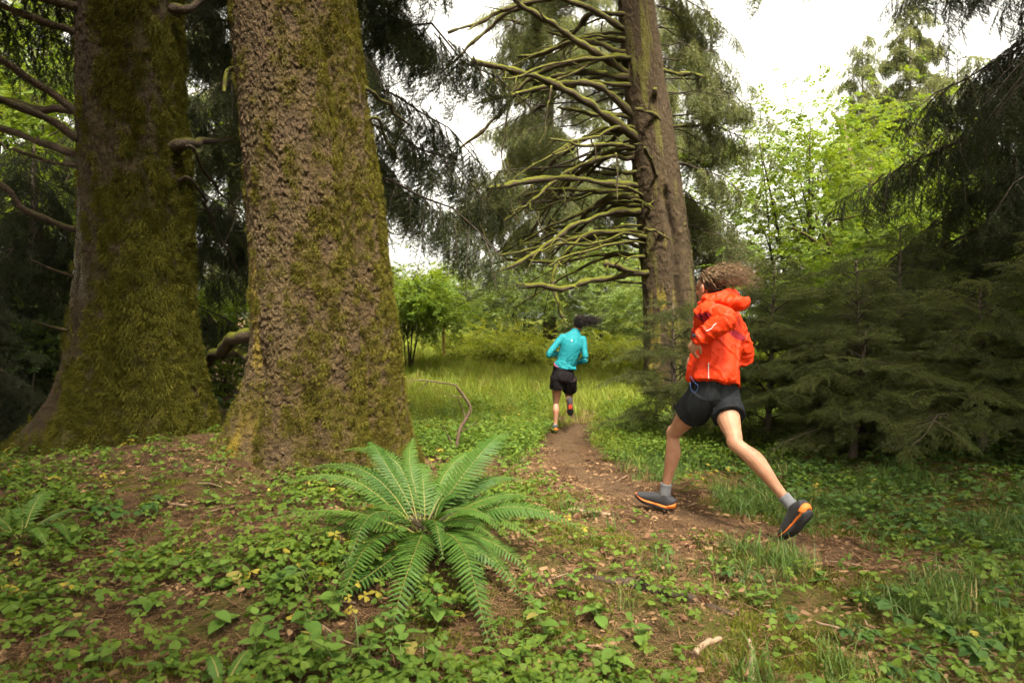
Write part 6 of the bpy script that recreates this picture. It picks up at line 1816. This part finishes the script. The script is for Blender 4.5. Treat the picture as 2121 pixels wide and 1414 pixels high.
# hair: dark short sides, a loose curly mane blown back
def head_pts(c, fwd, n, seed, sel, s=1.0, grow=1.0):
    r = np.random.RandomState(seed); f = norm(fwd); u = UP - np.dot(UP, f) * f; u = norm(u); l = np.cross(u, f)
    out_p, out_d = [], []
    while len(out_p) < n:
        w = norm(r.normal(size=3))
        if not sel(w): continue
        out_p.append(np.asarray(c) + (f * (-.010 + w[0] * .099 * grow) + l * w[1] * .078 * grow + u * (.030 + w[2] * .090 * grow)) * s)
        out_d.append(f * w[0] + l * w[1] + u * w[2])
    return np.array(out_p), np.array(out_d)
def hair_cap(parent, c, fwd, mat, sel, seed, grow=1.05, s=1.0, name='hair'):
    f = norm(fwd); u = norm(UP - np.dot(UP, f) * f); l = np.cross(u, f)
    V, Q = ellip((0, 0, 0), np.eye(3), 26, 36)
    keep = np.array([sel(v) for v in V]); Q = Q[keep[Q].all(1)]
    g = grow + .04 * fbm(V[:, 0] * 4, V[:, 1] * 4, V[:, 2] * 4, seed, 3)
    W = np.asarray(c) + (f[None] * (-.010 + V[:, :1] * .099 * g[:, None]) + l[None] * V[:, 1:2] * .078 * g[:, None] + u[None] * (.030 + V[:, 2:] * .090 * g[:, None])) * s
    used = np.unique(Q); mp = np.zeros(len(V), int); mp[used] = np.arange(len(used))
    return obj(name, mesh_data(name, W[used], mp[Q], mat), parent)
capsel = lambda w: (w[2] > .0 + .75 * max(0, w[0])) or (w[0] < -.15 and w[2] > -.75)
hm = hair_cap(man, headc, fh, M['hair_dark'], capsel, 3)
p_, d_ = head_pts(headc, fh, 900, 4, lambda w: w[2] > .12 + .5 * max(0, w[0]))
r_ = np.random.RandomState(8)
strands(hm, 'curls', p_, d_, r_.uniform(.08, .20, 900), M['hair_m'], 9, (1.0, -.25, .0), .012, 2.2, .0040, .14, 12, .22, .30)
p_, d_ = head_pts(headc, fh, 220, 14, lambda w: w[2] > .25 and w[0] < .1)
strands(hm, 'loose_curls', p_, d_, r_.uniform(.20, .31, 220), M['hair_m'], 19, (1.0, -.2, .06), .013, 1.8, .0032, .12, 14, .20, .28)
p_, d_ = head_pts(headc, fh, 500, 24, lambda w: capsel(w) and w[2] < .2)
strands(hm, 'short_hair', p_, d_, r_.uniform(.02, .035, 500), M['hair_dark'], 29, (.6, -.4, -.6), .003, 1.0, .0013, .1, 5, .2)

# ------------------------------------------------ the woman in turquoise
WD = 9.5
wx, wy = P(1150, 0, WD)[0], WD
wom = empty('person', (wx + .1, wy, ground_z(wx + .1, wy)), 'person in a turquoise long-sleeved top and dark shorts running away on the path', 'person')
whip = P(1166, 782, WD); wL = norm([-1, .05, 0]); wH = norm([-.05, 1, 0])
whL, whR = P(1155, 784, WD), P(1180, 788, WD)
wkL, waL = P(1152, 834, WD + .06), P(1150, 874, WD - .02)
gz_ = ground_z(waL[0], waL[1]); waL[2] = max(gz_ + .088, min(waL[2], gz_ + .105))
wkR, waR = P(1178, 828, WD + .18), P(1180, 832, WD - .20)
wneck, whead = P(1193, 684, WD + .03), P(1199, 670, WD + .05)
wchest, wwaist = P(1183, 718, WD), P(1173, 752, WD)
wsL, wsR = P(1164, 698, WD), P(1208, 702, WD)
weL, wwL = P(1137, 734, WD - .10), P(1158, 731, WD + .12)
weR, wwR = P(1212, 744, WD - .08), P(1197, 752, WD + .14)
mb = MB()
limb_body(mb, leg_rows(whL, wkL, waL, -wH, .90), np.array([1, 0, 0]))
limb_body(mb, leg_rows(whR, wkR, waR, norm([0, -.3, .9]), .90), np.array([1, 0, 0]))
limb_body(mb, [[*(whip - UP * .01), .115, .085], [*(whip + UP * .05), .130, .095], [*wwaist, .120, .085], [*wchest, .140, .100], [*(wchest * .4 + wneck * .6), .125, .078], [*(wchest * .15 + wneck * .85), .060, .055], [*wneck, .046, .046]], (1, 0, 0))
limb_body(mb, [[*(wneck - UP * .03), .046, .048], [*whead, .046, .05]], (1, 0, 0))
for s_, e_, w_ in ((wsL, weL, wwL), (wsR, weR, wwR)):
    limb_body(mb, [[*(s_ * .9 + wchest * .1), .036, .036], [*(s_ * .5 + e_ * .5), .034, .034], [*e_, .033, .033], [*(e_ * .6 + w_ * .4), .032, .032], [*w_, .021, .019]], UP)
wf = norm([-.22, .97, 0])
add_head(mb, whead, wf, UP, .93)
add_hand(mb, wwL, norm([.5, .8, .2]), norm([.6, -.3, -.5]), 1, .8, .9)
add_hand(mb, wwR, norm([-.5, .8, .2]), norm([-.6, -.3, -.5]), -1, .8, .9)
obj('body', fuse(mb, .0062, 3, 'body', M['skin_w']), wom)
mb = MB()
wax = norm(wneck - whip); wrt = norm(np.cross(wH, wax))
limb_body(mb, [[*(P(1170, 764, WD)), .156, .118], [*(P(1171, 756, WD)), .152, .114], [*wwaist, .136, .101], [*wchest, .152, .112], [*(wchest * .6 + wneck * .4), .158, .098], [*(wchest * .35 + wneck * .65), .125, .082], [*(wchest * .10 + wneck * .90), .070, .066], [*(wneck + UP * .020), .056, .056]], wrt, 26, 34, False)
for s_, e_, w_ in ((wsL, weL, wwL), (wsR, weR, wwR)):
    limb_body(mb, [[*(s_ * .92 + wchest * .08), .060, .060], [*(s_ * .6 + e_ * .4), .049, .047], [*e_, .041, .040], [*(e_ * .6 + w_ * .4), .039, .038], [*(e_ * .08 + w_ * .92), .028, .027]], UP)
st_ = fuse(mb, .0070, 2, 'shirt', M['shirt'])
V, _ = verts(st_)
wv = sstep(wchest[2] + .05, wwaist[2], V[:, 2])
folds(st_, [((1, 0, .45), .35 + .65 * wv, 24), ((.9, .2, -.6), .3 + .3 * wv, 20)], .0052, 131)
wst = obj('shirt', st_, wom)
V, _ = verts(st_)
wb = BVHTree.FromPolygons([tuple(v) for v in V], [tuple(p.vertices) for p in st_.polygons])
strip_on(wb, P(1185, 698, WD - .2), P(1185, 706, WD - .2), .006, M['silver'], 'reflective_strip', wst)
mb = MB()
limb_body(mb, [[*(whip + UP * .16), .136, .104], [*(whip + UP * .10), .142, .112], [*(whip + UP * .04), .160, .126], [*(whip - UP * .03), .165, .128], [*(whip - UP * .06), .140, .110]], wrt, 24, 16, False)
for hp, kn, e_ in ((whL, wkL, .42), (whR, wkR, .50)):
    d_ = kn - hp
    c = cr([[*(hp + UP * .03), .102, .112], [*(hp + d_ * .2), .102, .112], [*(hp + d_ * e_), .103, .107]], 12)
    V, F = tube(c[:, :3], c[:, 3], c[:, 4], (1, 0, 0), 20); mb.add(V, F)
ss_ = fuse(mb, .0068, 3, 'shorts', M['shorts_w'])
folds(ss_, [((.5, 0, 1.0), None, 17)], .0045, 141)
wsh = obj('shorts', ss_, wom)
V, F = tube(cr([P(1148, 752, WD - .04), P(1150, 757, WD - .08), P(1156, 760, WD - .10)], 6), .006, k=6); obj('waistband', mesh_data('waistband', V, F, M['pink']), wsh)
shoe(wom, waL, norm([-.10, .98, .02]), UP, .86)
shoe(wom, waR, norm([.04, .18, -1.0]), norm([0, 1, .2]), .86, arch=True, mats=('shoe', 'red_rubber', 'tread'))
sock(wom, waL, wkL, -.03, .012, .034); sock(wom, waR, wkR, -.03, .012, .034)
wcap = lambda w: (w[2] > .55 * max(0, w[0])) or (w[0] < .12)
hw = hair_cap(wom, whead - UP * .012, wf, M['hair_w'], wcap, 5, 1.07, .95)
p_, d_ = head_pts(whead, wf, 900, 34, lambda w: wcap(w) and w[2] > -.5, .93, 1.08)
r_ = np.random.RandomState(18)
strands(hw, 'strands', p_, d_, r_.uniform(.035, .07, 900), M['hair_w'], 39, (.75, -.3, -.55), .006, 1.2, .0022, .25, 7, .2)
rp = whead + np.array([.050, -.06, .030]) + r_.normal(0, 1, (170, 3)) * np.array([.018, .02, .026])
strands(hw, 'blown_locks', rp, np.tile([.7, -.3, .2], (170, 1)), r_.uniform(.12, .32, 170), M['hair_w'], 49, (1.0, -.05, .06), .012, .7, .0050, .14, 10, .15)
# ---------------------------------------------------------------- damp air between the far trees
if HAZE:
    hv = mesh_data('haze', np.array([[x, y, z] for z in (-3.0, 31.0) for y in (-60.0, 150.0) for x in (-110.0, 110.0)]), np.array([[0, 2, 3, 1], [4, 5, 7, 6], [0, 1, 5, 4], [2, 6, 7, 3], [0, 4, 6, 2], [1, 3, 7, 5]]), [], False)
    hm_ = bpy.data.materials.new('haze'); hm_.use_nodes = True
    N_, L_ = hm_.node_tree.nodes, hm_.node_tree.links
    N_.clear()
    out_ = N_.new('ShaderNodeOutputMaterial'); pv = N_.new('ShaderNodeVolumePrincipled')
    pv.inputs['Color'].default_value = (.95, .97, 1.0, 1); pv.inputs['Density'].default_value = HAZE; pv.inputs['Anisotropy'].default_value = 0.2
    L_.new(pv.outputs[0], out_.inputs['Volume'])
    hv.materials.append(hm_)
    tag(obj('haze', hv), 'thin pale mist in the air between the far trees', 'haze', kind='stuff')
